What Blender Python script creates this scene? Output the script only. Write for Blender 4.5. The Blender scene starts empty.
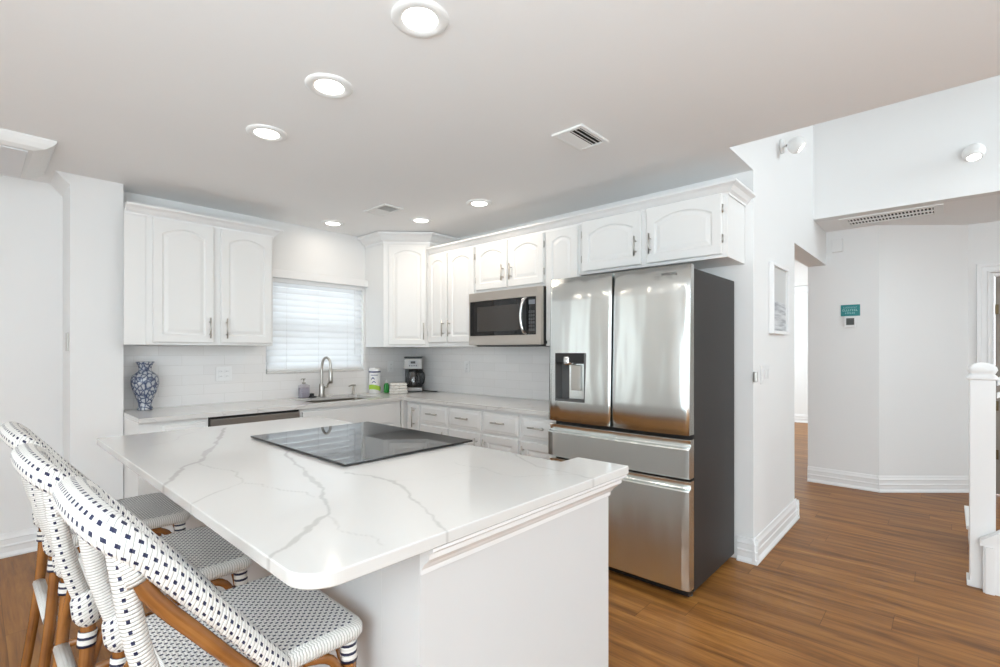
import bpy, bmesh, math, random
from mathutils import Vector, Matrix
random.seed(7)
S = bpy.context.scene
COL = S.collection
PI = math.pi

# ------------------------------------------------------------------ camera
cam_d = bpy.data.cameras.new('camera')
cam = bpy.data.objects.new('camera', cam_d)
COL.objects.link(cam)
cam.location = (-3.3497, -4.3192, 1.3345)
cam.rotation_euler = (PI/2, 0, -math.radians(47.2113))
cam_d.sensor_width = 36.0
cam_d.lens = 17.542
cam_d.shift_x = 0.00314
cam_d.shift_y = 0.0176
cam_d.clip_start = 0.05
S.camera = cam

# ------------------------------------------------------------------ world, exposure, daylight, added fill lights
w = bpy.data.worlds.new('daylight')
S.world = w
w.use_nodes = True
bgn = w.node_tree.nodes['Background']
bgn.inputs[0].default_value = (0.93, 0.97, 1.0, 1)
bgn.inputs[1].default_value = 4.2
S.view_settings.view_transform = 'Standard'
S.view_settings.look = 'None'
S.view_settings.gamma = 1.0
S.view_settings.use_curve_mapping = False
S.view_settings.exposure = -0.13
S.cycles.use_denoising = True
S.cycles.max_bounces = 10
S.cycles.diffuse_bounces = 6
S.cycles.glossy_bounces = 5
S.cycles.transparent_max_bounces = 12
S.cycles.sample_clamp_indirect = 6.0

def area(name, loc, rot, sx, sy, power, color=(1, 1, 1), spread=PI):
    l = bpy.data.lights.new(name, 'AREA')
    l.shape = 'RECTANGLE'
    l.size, l.size_y, l.energy, l.color, l.spread = sx, sy, power, color, spread
    o = bpy.data.objects.new(name, l)
    COL.objects.link(o)
    o.location, o.rotation_euler = loc, rot
    return o
area('fill_back', (-2.6, -8.9, 1.25), (PI/2, 0, 0), 5.6, 2.3, 20, (.86, .95, 1.0))  # unseen fill panel added before the solid back wall, no doors there
area('fill_left', (-6.9, -4.6, 1.2), (PI/2, 0, -PI/2), 3.6, 2.2, 95, (.82, .935, 1.0))  # added fill from the left, standing before an unbroken wall
area('ceiling_fill', (-4.9, -6.0, .9), (PI, 0, 0), 3.2, 3.2, 360, (.765, .915, 1.0))  # added uplight, unseen behind the camera, to brighten the ceiling
area('fill_dining', (-5.7, .165, 1.225), (-PI/2, 0, 0), 2.3, 2.4, 9.5, (.90, 1.0, .99))  # added panel on the dining wall, put in for the refrigerator's reflection
area('daylight_high_window', (0.9, -8.8, 3.3), (PI/2, 0, 0), 2.4, 1.8, 125, (.85, .95, 1.0))
area('fill_far_room', (5.6, -0.4, 1.6), (-PI/2, 0, 0), 2.6, 1.6, 110, (.84, .95, 1.0))  # added fill to brighten the far room, no window behind it

# ------------------------------------------------------------------ material helpers
def mat(name):
    m = bpy.data.materials.new(name)
    m.use_nodes = True
    nt = m.node_tree
    return m, nt, nt.nodes['Principled BSDF']
def N(nt, t, **kw):
    n = nt.nodes.new(t)
    for k, v in kw.items():
        if isinstance(k, str) and hasattr(n, k):
            setattr(n, k, v)
    return n
def L(nt, a, b):
    nt.links.new(a, b)
def math_(nt, op, a, b=None, c=None):
    n = nt.nodes.new('ShaderNodeMath')
    n.operation = op
    for i, v in enumerate((a, b, c)):
        if v is None:
            continue
        if isinstance(v, (int, float)):
            n.inputs[i].default_value = v
        else:
            nt.links.new(v, n.inputs[i])
    return n.outputs[0]
def mix(nt, fac, a, b):
    n = nt.nodes.new('ShaderNodeMix')
    n.data_type = 'RGBA'
    for s, v in ((n.inputs[0], fac), (n.inputs[6], a), (n.inputs[7], b)):
        if isinstance(v, (int, float)):
            s.default_value = v
        elif isinstance(v, tuple):
            s.default_value = (*v[:3], 1)
        else:
            nt.links.new(v, s)
    return n.outputs[2]
def ramp(nt, fac, stops):
    n = nt.nodes.new('ShaderNodeValToRGB')
    e = n.color_ramp.elements
    e[0].position, e[0].color = stops[0][0], (*stops[0][1], 1)
    e[1].position, e[1].color = stops[-1][0], (*stops[-1][1], 1)
    for p, c in stops[1:-1]:
        x = e.new(p)
        x.color = (*c, 1)
    nt.links.new(fac, n.inputs[0])
    return n.outputs[0]
def noise(nt, vec, scale, detail=3, rough=.5, dist=0):
    n = nt.nodes.new('ShaderNodeTexNoise')
    n.inputs['Scale'].default_value = scale
    n.inputs['Detail'].default_value = detail
    n.inputs['Roughness'].default_value = rough
    n.inputs['Distortion'].default_value = dist
    if vec is not None:
        nt.links.new(vec, n.inputs['Vector'])
    return n
def coord(nt, kind='Object', scale=None, rot=None):
    t = nt.nodes.new('ShaderNodeTexCoord')
    o = t.outputs[kind]
    if scale or rot:
        mp = nt.nodes.new('ShaderNodeMapping')
        if scale:
            mp.inputs['Scale'].default_value = scale
        if rot:
            mp.inputs['Rotation'].default_value = rot
        nt.links.new(o, mp.inputs[0])
        o = mp.outputs[0]
    return o
def bump(nt, b, height, strength, dist=.002):
    n = nt.nodes.new('ShaderNodeBump')
    n.inputs['Strength'].default_value = strength
    n.inputs['Distance'].default_value = dist
    nt.links.new(height, n.inputs['Height'])
    nt.links.new(n.outputs[0], b.inputs['Normal'])
def plain(name, col, rough=.5, metal=0, bump_s=None, spec=None, coat=0, var=0.0):
    m, nt, b = mat(name)
    b.inputs['Base Color'].default_value = (*col, 1)
    b.inputs['Roughness'].default_value = rough
    b.inputs['Metallic'].default_value = metal
    if spec is not None:
        b.inputs['Specular IOR Level'].default_value = spec
    if coat:
        b.inputs['Coat Weight'].default_value = coat
        b.inputs['Coat Roughness'].default_value = .05
    c = coord(nt)
    if var:
        nz = noise(nt, c, 3.0, 3)
        d = tuple(x*(1-var) for x in col)
        L(nt, mix(nt, nz.outputs[0], col, d), b.inputs['Base Color'])
    if bump_s:
        nz = noise(nt, c, bump_s[0], 3)
        bump(nt, b, nz.outputs[0], bump_s[1])
    return m
def emit(name, col, s):
    m, nt, b = mat(name)
    b.inputs['Base Color'].default_value = (.9, .9, .9, 1)
    b.inputs['Emission Color'].default_value = (*col, 1)
    b.inputs['Emission Strength'].default_value = s
    return m

M = {}
M['wall'] = plain('wall_paint', (.80, .80, .797), .6, bump_s=(60, .08), var=.015)
M['ceil'] = plain('ceiling_knockdown', (.87, .87, .87), .8, bump_s=(26, .22), var=.02)
M['trim'] = plain('trim_gloss_white', (.82, .82, .82), .35, var=.01)
M['cab'] = plain('cabinet_white_paint', (.79, .788, .778), .38, bump_s=(150, .02), var=.01)
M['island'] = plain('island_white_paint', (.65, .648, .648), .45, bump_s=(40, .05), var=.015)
M['nickel'] = plain('brushed_nickel', (.50, .48, .45), .28, 1)
M['chrome'] = plain('chrome', (.75, .75, .75), .12, 1)
M['black'] = plain('black_plastic', (.012, .012, .013), .35)
M['dark'] = plain('dark_void', (.02, .018, .017), .7)
M['fridge_side'] = plain('fridge_side_grey', (.030, .027, .026), .45, bump_s=(300, .05), spec=.25)
M['glass_black'] = plain('black_ceramic_glass', (.008, .008, .009), .03, spec=.5)
M['plate'] = plain('switch_plate_white', (.78, .78, .78), .35)
M['lamp_white'] = plain('lamp_white_enamel', (.82, .82, .81), .4)
M['brass'] = plain('aged_brass_hinge', (.12, .085, .045), .4, .8)
M['door_leaf'] = plain('door_leaf_taupe', (.27, .235, .20), .5, var=.1)
M['rubber'] = plain('rubber_grey', (.10, .10, .10), .7)

def steel(name, base, rough, aniso=0.0, wav=0.0):
    m, nt, b = mat(name)
    b.inputs['Metallic'].default_value = 1
    c = coord(nt, 'Object', (2.0, 2.0, 400))
    nz = noise(nt, c, 1.0, 2)
    d = tuple(x*.95 for x in base)
    L(nt, mix(nt, nz.outputs[0], base, d), b.inputs['Base Color'])
    b.inputs['Roughness'].default_value = rough
    if aniso:
        b.inputs['Anisotropic'].default_value = aniso
        tg = N(nt, 'ShaderNodeTangent', direction_type='RADIAL', axis='Z')
        L(nt, tg.outputs[0], b.inputs['Tangent'])
        b.inputs['Anisotropic Rotation'].default_value = 0.25
    if wav:
        c2 = coord(nt, 'Object', (7.0, 1.0, 1.6))
        n2 = noise(nt, c2, 1.0, 1)
        bump(nt, b, n2.outputs[0], 1.0, wav)
    return m
M['steel'] = steel('stainless_steel', (.85, .895, .89), .22, aniso=.75, wav=.014)
M['steel_dark'] = steel('stainless_darker', (.50, .46, .42), .26)
M['steel_mw'] = steel('stainless_warm', (.60, .55, .50), .3)

# floor planks along Y
def floor_mat():
    m, nt, b = mat('wood_plank_floor')
    c = coord(nt, 'Object')
    sep = N(nt, 'ShaderNodeSeparateXYZ'); L(nt, c, sep.inputs[0])
    X, Y = sep.outputs[0], sep.outputs[1]
    pw = 0.18
    row = math_(nt, 'FLOOR', math_(nt, 'DIVIDE', X, pw))
    wn = N(nt, 'ShaderNodeTexWhiteNoise', noise_dimensions='1D'); L(nt, row, wn.inputs['W'])
    yy = math_(nt, 'ADD', math_(nt, 'DIVIDE', Y, 1.22), math_(nt, 'MULTIPLY', wn.outputs['Value'], 5.0))
    coln = math_(nt, 'FLOOR', yy)
    cb = N(nt, 'ShaderNodeCombineXYZ'); L(nt, row, cb.inputs[0]); L(nt, coln, cb.inputs[1])
    wn2 = N(nt, 'ShaderNodeTexWhiteNoise', noise_dimensions='2D'); L(nt, cb.outputs[0], wn2.inputs['Vector'])
    # grain
    gv = N(nt, 'ShaderNodeCombineXYZ')
    L(nt, math_(nt, 'ADD', math_(nt, 'MULTIPLY', X, 15.0), math_(nt, 'MULTIPLY', wn2.outputs['Value'], 40)), gv.inputs[0])
    L(nt, math_(nt, 'MULTIPLY', Y, 1.3), gv.inputs[1])
    g1 = noise(nt, gv.outputs[0], 1.0, 6, .6, .6)
    gv2 = N(nt, 'ShaderNodeCombineXYZ')
    L(nt, math_(nt, 'ADD', math_(nt, 'MULTIPLY', X, 70.0), math_(nt, 'MULTIPLY', wn2.outputs['Value'], 40)), gv2.inputs[0])
    L(nt, math_(nt, 'MULTIPLY', Y, 3.5), gv2.inputs[1])
    g2 = noise(nt, gv2.outputs[0], 1.0, 3, .6)
    t = math_(nt, 'ADD', math_(nt, 'MULTIPLY', g1.outputs[0], .75), math_(nt, 'MULTIPLY', g2.outputs[0], .25))
    cr = ramp(nt, t, [(.31, (.085, .031, .008)), (.5, (.29, .118, .026)), (.69, (.46, .215, .052))])
    cr2 = mix(nt, math_(nt, 'MULTIPLY', wn2.outputs['Value'], .28), cr, (.17, .078, .03))
    # seams
    fx = math_(nt, 'FRACT', math_(nt, 'DIVIDE', X, pw))
    fy = math_(nt, 'FRACT', yy)
    sx = math_(nt, 'LESS_THAN', fx, .012)
    sy = math_(nt, 'LESS_THAN', fy, .0022)
    sm = math_(nt, 'MULTIPLY', math_(nt, 'MAXIMUM', sx, sy), .6)
    L(nt, mix(nt, sm, cr2, (.06, .025, .01)), b.inputs['Base Color'])
    L(nt, math_(nt, 'ADD', math_(nt, 'MULTIPLY', g2.outputs[0], .12), .36), b.inputs['Roughness'])
    b.inputs['Specular IOR Level'].default_value = .3
    bump(nt, b, t, .06, .002)
    return m
M['floor'] = floor_mat()

# quartz with veins: island uses a vein attribute, the wall counters noise veins
def quartz(attr):
    m, nt, b = mat('quartz_island' if attr else 'quartz_counter')
    base = (.69, .68, .665)
    c = coord(nt, 'Object')
    cl = noise(nt, c, 2.2, 4)
    basec = mix(nt, cl.outputs[0], base, (.66, .645, .625))
    if attr:
        a = N(nt, 'ShaderNodeAttribute'); a.attribute_name = 'vein'
        f = a.outputs['Fac']
    else:
        dn = noise(nt, c, 1.6, 4)
        vm = N(nt, 'ShaderNodeVectorMath', operation='MULTIPLY_ADD')
        L(nt, dn.outputs['Color'], vm.inputs[0]); vm.inputs[1].default_value = (1.1, 1.1, .4); L(nt, c, vm.inputs[2])
        v = N(nt, 'ShaderNodeTexVoronoi', feature='DISTANCE_TO_EDGE'); v.inputs['Scale'].default_value = 1.9
        L(nt, vm.outputs[0], v.inputs['Vector'])
        k = noise(nt, c, 2.5, 2)
        wd = math_(nt, 'MULTIPLY', math_(nt, 'SUBTRACT', k.outputs[0], .42), .06)
        mr = N(nt, 'ShaderNodeMapRange'); L(nt, v.outputs['Distance'], mr.inputs[0])
        mr.inputs[1].default_value = 0; L(nt, math_(nt, 'MAXIMUM', wd, .0005), mr.inputs[2])
        mr.inputs[3].default_value = .75; mr.inputs[4].default_value = 0
        f = mr.outputs[0]
    L(nt, mix(nt, f, basec, (.46, .445, .43)), b.inputs['Base Color'])
    b.inputs['Roughness'].default_value = .13
    b.inputs['Specular IOR Level'].default_value = .5
    return m
M['quartz_v'] = quartz(True)
M['quartz'] = quartz(False)

def tile_mat(name, ax):
    m, nt, b = mat(name)
    c = coord(nt, 'Object')
    sep = N(nt, 'ShaderNodeSeparateXYZ'); L(nt, c, sep.inputs[0])
    cb = N(nt, 'ShaderNodeCombineXYZ'); L(nt, sep.outputs[ax], cb.inputs[0]); L(nt, sep.outputs[2], cb.inputs[1])
    br = N(nt, 'ShaderNodeTexBrick'); L(nt, cb.outputs[0], br.inputs['Vector'])
    br.inputs['Scale'].default_value = 1.0
    br.inputs['Brick Width'].default_value = .30
    br.inputs['Row Height'].default_value = .0765
    br.inputs['Mortar Size'].default_value = .0016
    br.inputs['Mortar Smooth'].default_value = .3
    br.inputs['Color1'].default_value = (.80, .79, .785, 1)
    br.inputs['Color2'].default_value = (.765, .755, .75, 1)
    br.inputs['Mortar'].default_value = (.70, .685, .67, 1)
    L(nt, br.outputs['Color'], b.inputs['Base Color'])
    b.inputs['Roughness'].default_value = .14
    bump(nt, b, math_(nt, 'SUBTRACT', 1.0, br.outputs['Fac']), .5, .0015)
    return m
M['tile_x'] = tile_mat('subway_tile_window_wall', 0)
M['tile_y'] = tile_mat('subway_tile_fridge_wall', 1)

# woven resin: UV in metres, u along, v across
def weave(name, sa, sb, la, lb, ridge, diag=0.0, navy=True, only=None, gap_shade=(.58, .56, .53), gw=.3, bs=.6, base=(.82, .81, .785)):
    m, nt, b = mat(name)
    uv = coord(nt, 'UV')
    sep = N(nt, 'ShaderNodeSeparateXYZ'); L(nt, uv, sep.inputs[0])
    u, v = sep.outputs[0], sep.outputs[1]
    if diag:
        u = math_(nt, 'ADD', u, math_(nt, 'MULTIPLY', v, diag))
    vb = math_(nt, 'DIVIDE', v, sb)
    row = math_(nt, 'FLOOR', vb)
    par = math_(nt, 'MODULO', math_(nt, 'ABSOLUTE', row), 2.0)
    ua = math_(nt, 'ADD', math_(nt, 'DIVIDE', u, sa), math_(nt, 'MULTIPLY', par, .5))
    fu = math_(nt, 'FRACT', ua)
    fv = math_(nt, 'FRACT', vb)
    inu = math_(nt, 'LESS_THAN', math_(nt, 'ABSOLUTE', math_(nt, 'SUBTRACT', fu, .5)), la/2)
    inv = math_(nt, 'LESS_THAN', math_(nt, 'ABSOLUTE', math_(nt, 'SUBTRACT', fv, .5)), lb/2)
    dot = math_(nt, 'MULTIPLY', inu, inv)
    if only is not None:
        dot = math_(nt, 'MULTIPLY', dot, math_(nt, 'COMPARE', row, float(only), .5))
    rid = math_(nt, 'ABSOLUTE', math_(nt, 'SINE', math_(nt, 'MULTIPLY', u, PI/ridge)))
    rowb = math_(nt, 'SINE', math_(nt, 'MULTIPLY', fv, PI))
    h = math_(nt, 'ADD', math_(nt, 'MULTIPLY', math_(nt, 'POWER', rid, .5), .7), math_(nt, 'MULTIPLY', rowb, .35))
    gap = ramp(nt, rid, [(0, gap_shade), (gw, base)])  # shading in the creases between strands is put into the colour
    if navy:
        h = math_(nt, 'SUBTRACT', h, math_(nt, 'MULTIPLY', dot, .8))
        L(nt, mix(nt, dot, gap, (.012, .016, .06)), b.inputs['Base Color'])
    else:
        L(nt, gap, b.inputs['Base Color'])
    b.inputs['Roughness'].default_value = .42
    bump(nt, b, h, bs, .0025)
    return m
M['weave_rail'] = weave('woven_rail_white_navy', 0.0185, .0222, .42, .36, .00925, diag=.4, gap_shade=(.36, .35, .33), gw=.4, bs=.8)
M['weave_seat'] = weave('woven_seat_white_navy', .0185, .0105, .40, .56, .00925)
M['weave_post'] = weave('woven_post_white_navy', 0.020, .0157, .36, .40, .0072, only=5, gap_shade=(.26, .25, .235), gw=.5, bs=.9)
M['wrap'] = weave('wrapped_white_cane', .02, .01, .4, .5, .0072, navy=False, gap_shade=(.30, .29, .27), gw=.5, bs=.9)
def stripe_mat():
    m, nt, b = mat('striped_binding')
    uv = coord(nt, 'UV')
    sep = N(nt, 'ShaderNodeSeparateXYZ'); L(nt, uv, sep.inputs[0])
    f = math_(nt, 'FRACT', math_(nt, 'DIVIDE', sep.outputs[0], .020))
    k = math_(nt, 'LESS_THAN', f, .36)
    L(nt, mix(nt, k, (.78, .765, .73), (.012, .016, .05)), b.inputs['Base Color'])
    b.inputs['Roughness'].default_value = .45
    bump(nt, b, math_(nt, 'ABSOLUTE', math_(nt, 'SINE', math_(nt, 'MULTIPLY', sep.outputs[0], PI/.008))), .6, .002)
    return m
M['stripe'] = stripe_mat()
def bamboo():
    m, nt, b = mat('rattan_pole')
    uv = coord(nt, 'UV')
    mp = N(nt, 'ShaderNodeMapping'); mp.inputs['Scale'].default_value = (3, 60, 1); L(nt, uv, mp.inputs[0])
    nz = noise(nt, mp.outputs[0], 1.0, 4, .6)
    c = coord(nt)
    n2 = noise(nt, c, 9.0, 3)
    t = math_(nt, 'ADD', math_(nt, 'MULTIPLY', nz.outputs[0], .5), math_(nt, 'MULTIPLY', n2.outputs[0], .5))
    L(nt, ramp(nt, t, [(.3, (.13, .045, .012)), (.5, (.27, .105, .026)), (.7, (.38, .165, .048))]), b.inputs['Base Color'])
    b.inputs['Roughness'].default_value = .25
    b.inputs['Coat Weight'].default_value = .3
    return m
M['bamboo'] = bamboo()

def vase_mat():
    m, nt, b = mat('blue_white_porcelain')
    c = coord(nt)
    n0 = noise(nt, c, 40, 3)
    vm = N(nt, 'ShaderNodeVectorMath', operation='MULTIPLY_ADD')
    L(nt, n0.outputs['Color'], vm.inputs[0]); vm.inputs[1].default_value = (.02, .02, .02); L(nt, c, vm.inputs[2])
    v = N(nt, 'ShaderNodeTexVoronoi', feature='DISTANCE_TO_EDGE'); v.inputs['Scale'].default_value = 34
    L(nt, vm.outputs[0], v.inputs['Vector'])
    n1 = noise(nt, c, 120, 3)
    e = math_(nt, 'ADD', v.outputs['Distance'], math_(nt, 'MULTIPLY', n1.outputs[0], .10))
    L(nt, ramp(nt, e, [(.08, (.035, .05, .11)), (.15, (.17, .20, .27)), (.24, (.40, .42, .45)), (.5, (.50, .515, .54))]), b.inputs['Base Color'])
    b.inputs['Roughness'].default_value = .12
    return m
M['vase'] = vase_mat()
def slat_mat():
    m = bpy.data.materials.new('blind_slat_white'); m.use_nodes = True
    nt = m.node_tree; nt.nodes.clear()
    o = N(nt, 'ShaderNodeOutputMaterial')
    d = N(nt, 'ShaderNodeBsdfDiffuse'); d.inputs[0].default_value = (.86, .87, .88, 1)
    t = N(nt, 'ShaderNodeBsdfTranslucent'); t.inputs[0].default_value = (.86, .88, .90, 1)
    x = N(nt, 'ShaderNodeMixShader'); x.inputs[0].default_value = .45
    L(nt, d.outputs[0], x.inputs[1]); L(nt, t.outputs[0], x.inputs[2]); L(nt, x.outputs[0], o.inputs[0])
    return m
M['slat'] = slat_mat()
def pane_mat():
    m = bpy.data.materials.new('window_glass'); m.use_nodes = True
    nt = m.node_tree; nt.nodes.clear()
    o = N(nt, 'ShaderNodeOutputMaterial')
    d = N(nt, 'ShaderNodeBsdfTransparent'); d.inputs[0].default_value = (.95, .97, .97, 1)
    t = N(nt, 'ShaderNodeBsdfGlossy'); t.inputs['Roughness'].default_value = .02
    x = N(nt, 'ShaderNodeMixShader'); x.inputs[0].default_value = .08
    L(nt, d.outputs[0], x.inputs[1]); L(nt, t.outputs[0], x.inputs[2]); L(nt, x.outputs[0], o.inputs[0])
    return m
M['pane'] = pane_mat()
def clear_mat(name, col, a):
    m = bpy.data.materials.new(name); m.use_nodes = True
    nt = m.node_tree; nt.nodes.clear()
    o = N(nt, 'ShaderNodeOutputMaterial')
    d = N(nt, 'ShaderNodeBsdfTransparent'); d.inputs[0].default_value = (*col, 1)
    t = N(nt, 'ShaderNodeBsdfGlossy'); t.inputs['Roughness'].default_value = .05
    x = N(nt, 'ShaderNodeMixShader'); x.inputs[0].default_value = a
    L(nt, d.outputs[0], x.inputs[1]); L(nt, t.outputs[0], x.inputs[2]); L(nt, x.outputs[0], o.inputs[0])
    return m
M['bottle_glass'] = clear_mat('clear_bottle_glass', (.90, .89, .92), .12)
M['carafe_glass'] = clear_mat('carafe_glass', (.45, .45, .46), .15)

# ------------------------------------------------------------------ mesh helper
class MB:
    def __init__(s):
        s.bm = bmesh.new()
        s.uv = s.bm.loops.layers.uv.new('UVMap')
    def box(s, x0, x1, y0, y1, z0, z1, bevel=0, mi=0, seg=2):
        r = bmesh.ops.create_cube(s.bm, size=1)
        vs = r['verts']
        for v in vs:
            v.co = Vector(((x0+x1)/2+v.co.x*(x1-x0), (y0+y1)/2+v.co.y*(y1-y0), (z0+z1)/2+v.co.z*(z1-z0)))
        fs = set(f for v in vs for f in v.link_faces)
        for f in fs:
            f.material_index = mi
        if bevel:
            es = list(set(e for v in vs for e in v.link_edges))
            bmesh.ops.bevel(s.bm, geom=es, offset=bevel, segments=seg, profile=.6, affect='EDGES')
        return s
    def prism(s, pts, axis, a, b, mi=0):
        """polygon pts (2D) extruded along axis from a to b"""
        def mk(p, t):
            if axis == 'x': return (t, p[0], p[1])
            if axis == 'y': return (p[0], t, p[1])
            return (p[0], p[1], t)
        A = [s.bm.verts.new(mk(p, a)) for p in pts]
        B = [s.bm.verts.new(mk(p, b)) for p in pts]
        n = len(pts)
        fs = [s.bm.faces.new(A), s.bm.faces.new(B[::-1])]
        for i in range(n):
            fs.append(s.bm.faces.new((A[i], B[i], B[(i+1) % n], A[(i+1) % n])))
        for f in fs:
            f.material_index = mi
        return s
    def loops(s, rings, closed=True, cap0=True, cap1=True, mi=0, smooth=False, uvs=None):
        R = [[s.bm.verts.new(p) for p in r] for r in rings]
        n = len(rings[0])
        m = n if closed else n-1
        for i in range(len(R)-1):
            for j in range(m):
                k = (j+1) % n
                f = s.bm.faces.new((R[i][j], R[i][k], R[i+1][k], R[i+1][j]))
                f.material_index = mi; f.smooth = smooth
                if uvs:
                    for lp, (a, b_) in zip(f.loops, ((i, j), (i, j+1), (i+1, j+1), (i+1, j))):
                        lp[s.uv].uv = uvs(a, b_)
        if closed and cap0:
            f = s.bm.faces.new(R[0][::-1]); f.material_index = mi
        if closed and cap1:
            f = s.bm.faces.new(R[-1]); f.material_index = mi
        return s
    def tube(s, path, r, seg=10, ry=None, up=None, mi=0, caps=True, sub=1):
        P = [Vector(p) for p in path]
        rr = r if isinstance(r, (list, tuple)) else [r]*len(P)
        yy = ry if isinstance(ry, (list, tuple)) else ([ry]*len(P) if ry else rr)
        if sub > 1:
            P, rr, yy = smooth_path(P, rr, yy, sub)
        n = len(P)
        T = []
        for i in range(n):
            d = P[min(i+1, n-1)]-P[max(i-1, 0)]
            T.append(d.normalized())
        if up is None:
            ref = Vector((0, 0, 1)) if abs(T[0].z) < .9 else Vector((1, 0, 0))
        else:
            ref = Vector(up)
        rings = []; lens = [0]
        b = T[0].cross(ref).normalized()
        for i in range(n):
            if up is not None:
                b = T[i].cross(ref).normalized()
            else:
                b = (b - T[i]*b.dot(T[i])).normalized()
            nn = b.cross(T[i])
            rings.append([P[i]+b*(rr[i]*math.cos(2*PI*j/seg))+nn*(yy[i]*math.sin(2*PI*j/seg)) for j in range(seg)])
            if i: lens.append(lens[-1]+(P[i]-P[i-1]).length)
        circ = 2*PI*max((max(rr)+max(yy))/2, 1e-4)
        s.loops(rings, True, caps, caps, mi, True, lambda a, b_: (lens[a], circ*b_/seg))
        return s
    def lathe(s, prof, cx=0, cy=0, cz=0, seg=24, mi=0, smooth=True, caps=True, axis='z'):
        rings = []
        for r, z in prof:
            r = max(r, 1e-4)
            ring = []
            for j in range(seg):
                a = 2*PI*j/seg
                p = (r*math.cos(a), r*math.sin(a), z)
                if axis == 'y': p = (p[0], -p[2], p[1])     # profile grows towards -Y
                if axis == 'x': p = (-p[2], p[0], p[1])     # towards -X
                ring.append((cx+p[0], cy+p[1], cz+p[2]))
            rings.append(ring)
        s.loops(rings, True, caps, caps, mi, smooth)
        return s
    def build(s, name, m, parent=None, auto=None):
        bmesh.ops.recalc_face_normals(s.bm, faces=s.bm.faces[:])
        me = bpy.data.meshes.new(name)
        s.bm.to_mesh(me); s.bm.free()
        for x in (m if isinstance(m, (list, tuple)) else [m]):
            me.materials.append(x)
        o = bpy.data.objects.new(name, me)
        COL.objects.link(o)
        if parent is not None:
            o.parent = parent
        return o
def smooth_path(P, rr, yy, sub):
    out, o1, o2 = [], [], []
    n = len(P)
    for i in range(n-1):
        p0, p1, p2, p3 = P[max(i-1, 0)], P[i], P[i+1], P[min(i+2, n-1)]
        for k in range(sub):
            t = k/sub
            out.append(.5*((2*p1)+(p2-p0)*t+(2*p0-5*p1+4*p2-p3)*t*t+(3*p1-p0-3*p2+p3)*t**3))
            o1.append(rr[i]+(rr[i+1]-rr[i])*t); o2.append(yy[i]+(yy[i+1]-yy[i])*t)
    out.append(P[-1]); o1.append(rr[-1]); o2.append(yy[-1])
    return out, o1, o2

def tag(o, label, cat, group=None):
    o['label'] = label; o['category'] = cat
    if group: o['group'] = group
    return o
def thing(name, label, cat, loc=(0, 0, 0), rotz=0, group=None):
    o = bpy.data.objects.new(name, None)
    COL.objects.link(o)
    o.empty_display_size = .1
    o.location = loc; o.rotation_euler = (0, 0, rotz)
    return tag(o, label, cat, group)
def struct(o):
    o['kind'] = 'structure'
    return o
def copy_tree(o, parent=None):
    c = o.copy()
    COL.objects.link(c)
    if parent is not None:
        c.parent = parent
    for ch in list(o.children):
        copy_tree(ch, c)
    return c

# ------------------------------------------------------------------ constants
H = 2.475          # kitchen ceiling
HH = 2.53          # hall ceiling
HT = 4.6           # tall space
YW = -3.42         # lit wall beside the fridge
CT = .914          # counter top

# ------------------------------------------------------------------ room shell
def sbox(name, dims, m='wall'):
    return struct(MB().box(*dims).build(name, M[m]))
sbox('floor', (-7.1, 9.2, -9.1, 1.6, -.06, 0), 'floor')
# kitchen ceiling: ends at x = -0.46 in front of the tall space, runs to the fridge wall behind
b = MB()
b.box(-7.1, -.46, -9.1, YW+.004, H, H+.12)
b.box(-7.1, .12, YW+.004, .4, H, H+.12)
struct(b.build('ceiling', M['ceil']))
# window wall with opening
WX0, WX1, WZ0, WZ1 = -1.62, -.665, 1.135, 2.00
b = MB()
b.box(-2.64, WX0, 0, .14, 0, H); b.box(WX1, .12, 0, .14, 0, H)
b.box(WX0, WX1, 0, .14, 0, WZ0); b.box(WX0, WX1, 0, .14, WZ1, H)
struct(b.build('wall_window', M['wall']))
# left pier: its free top corner flares out to the ceiling
b = MB()
b.prism([(-2.64, 0), (-2.916, 0), (-2.916, 2.40), (-2.985, H), (-2.64, H)], 'y', -.187, .17)
struct(b.build('wall_pier', M['wall']))
sbox('wall_dining', (-7.1, -2.64, .171, .30, 0, H))
sbox('wall_fridge', (0, .12, -3.26, 0, 0, H))
b = MB()
b.box(0, 1.12, YW, -3.26, 0, H); b.box(-.46, 0, YW, YW+.0035, H, HT); b.box(0, 1.12, YW, -3.26, H, HT); b.box(1.12, 2.5, YW, -3.26, 2.20, HT)
struct(b.build('wall_picture', M['wall']))
sbox('wall_thermostat', (2.5, 2.62, -3.84, -3.262, 0, HH))
b = MB()
b.prism([(2.5, -3.84), (3.075, -4.465), (3.18, -4.40), (2.62, -3.80)], 'z', 0, HH)
struct(b.build('wall_angled', M['wall']))
b = MB()
b.box(3.07, 3.19, -4.62, -4.46, 0, HH); b.box(3.07, 3.19, -5.44, -4.62, 2.06, HH); b.box(3.07, 3.19, -9.1, -5.44, 0, HH)
struct(b.build('wall_hall', M['wall']))
sbox('wall_upper', (1.86, 1.98, -9.1, YW, HH, HT))
sbox('wall_loft', (-.58, -.46, -9.1, YW, H+.12, HT))
b = MB()
b.box(1.98, 3.3, -9.1, YW, HH, HH+.1)
struct(b.build('ceiling_hall', M['ceil']))
sbox('ceiling_tall', (-.58, 1.98, -9.1, -3.26, HT, HT+.1), 'ceil')
sbox('ceiling_far', (.12, 9.2, -3.26, 1.6, 2.55, 2.65), 'ceil')
b = MB(); b.box(7.2, 7.32, -3.6, 1.6, 0, 2.55)
struct(b.build('wall_far', M['wall']))
sbox('wall_far_side', (2.62, 7.2, -3.45, -3.33, 0, 2.55))
sbox('wall_far_back', (.12, 7.2, 1.48, 1.6, 0, 2.55))
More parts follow.
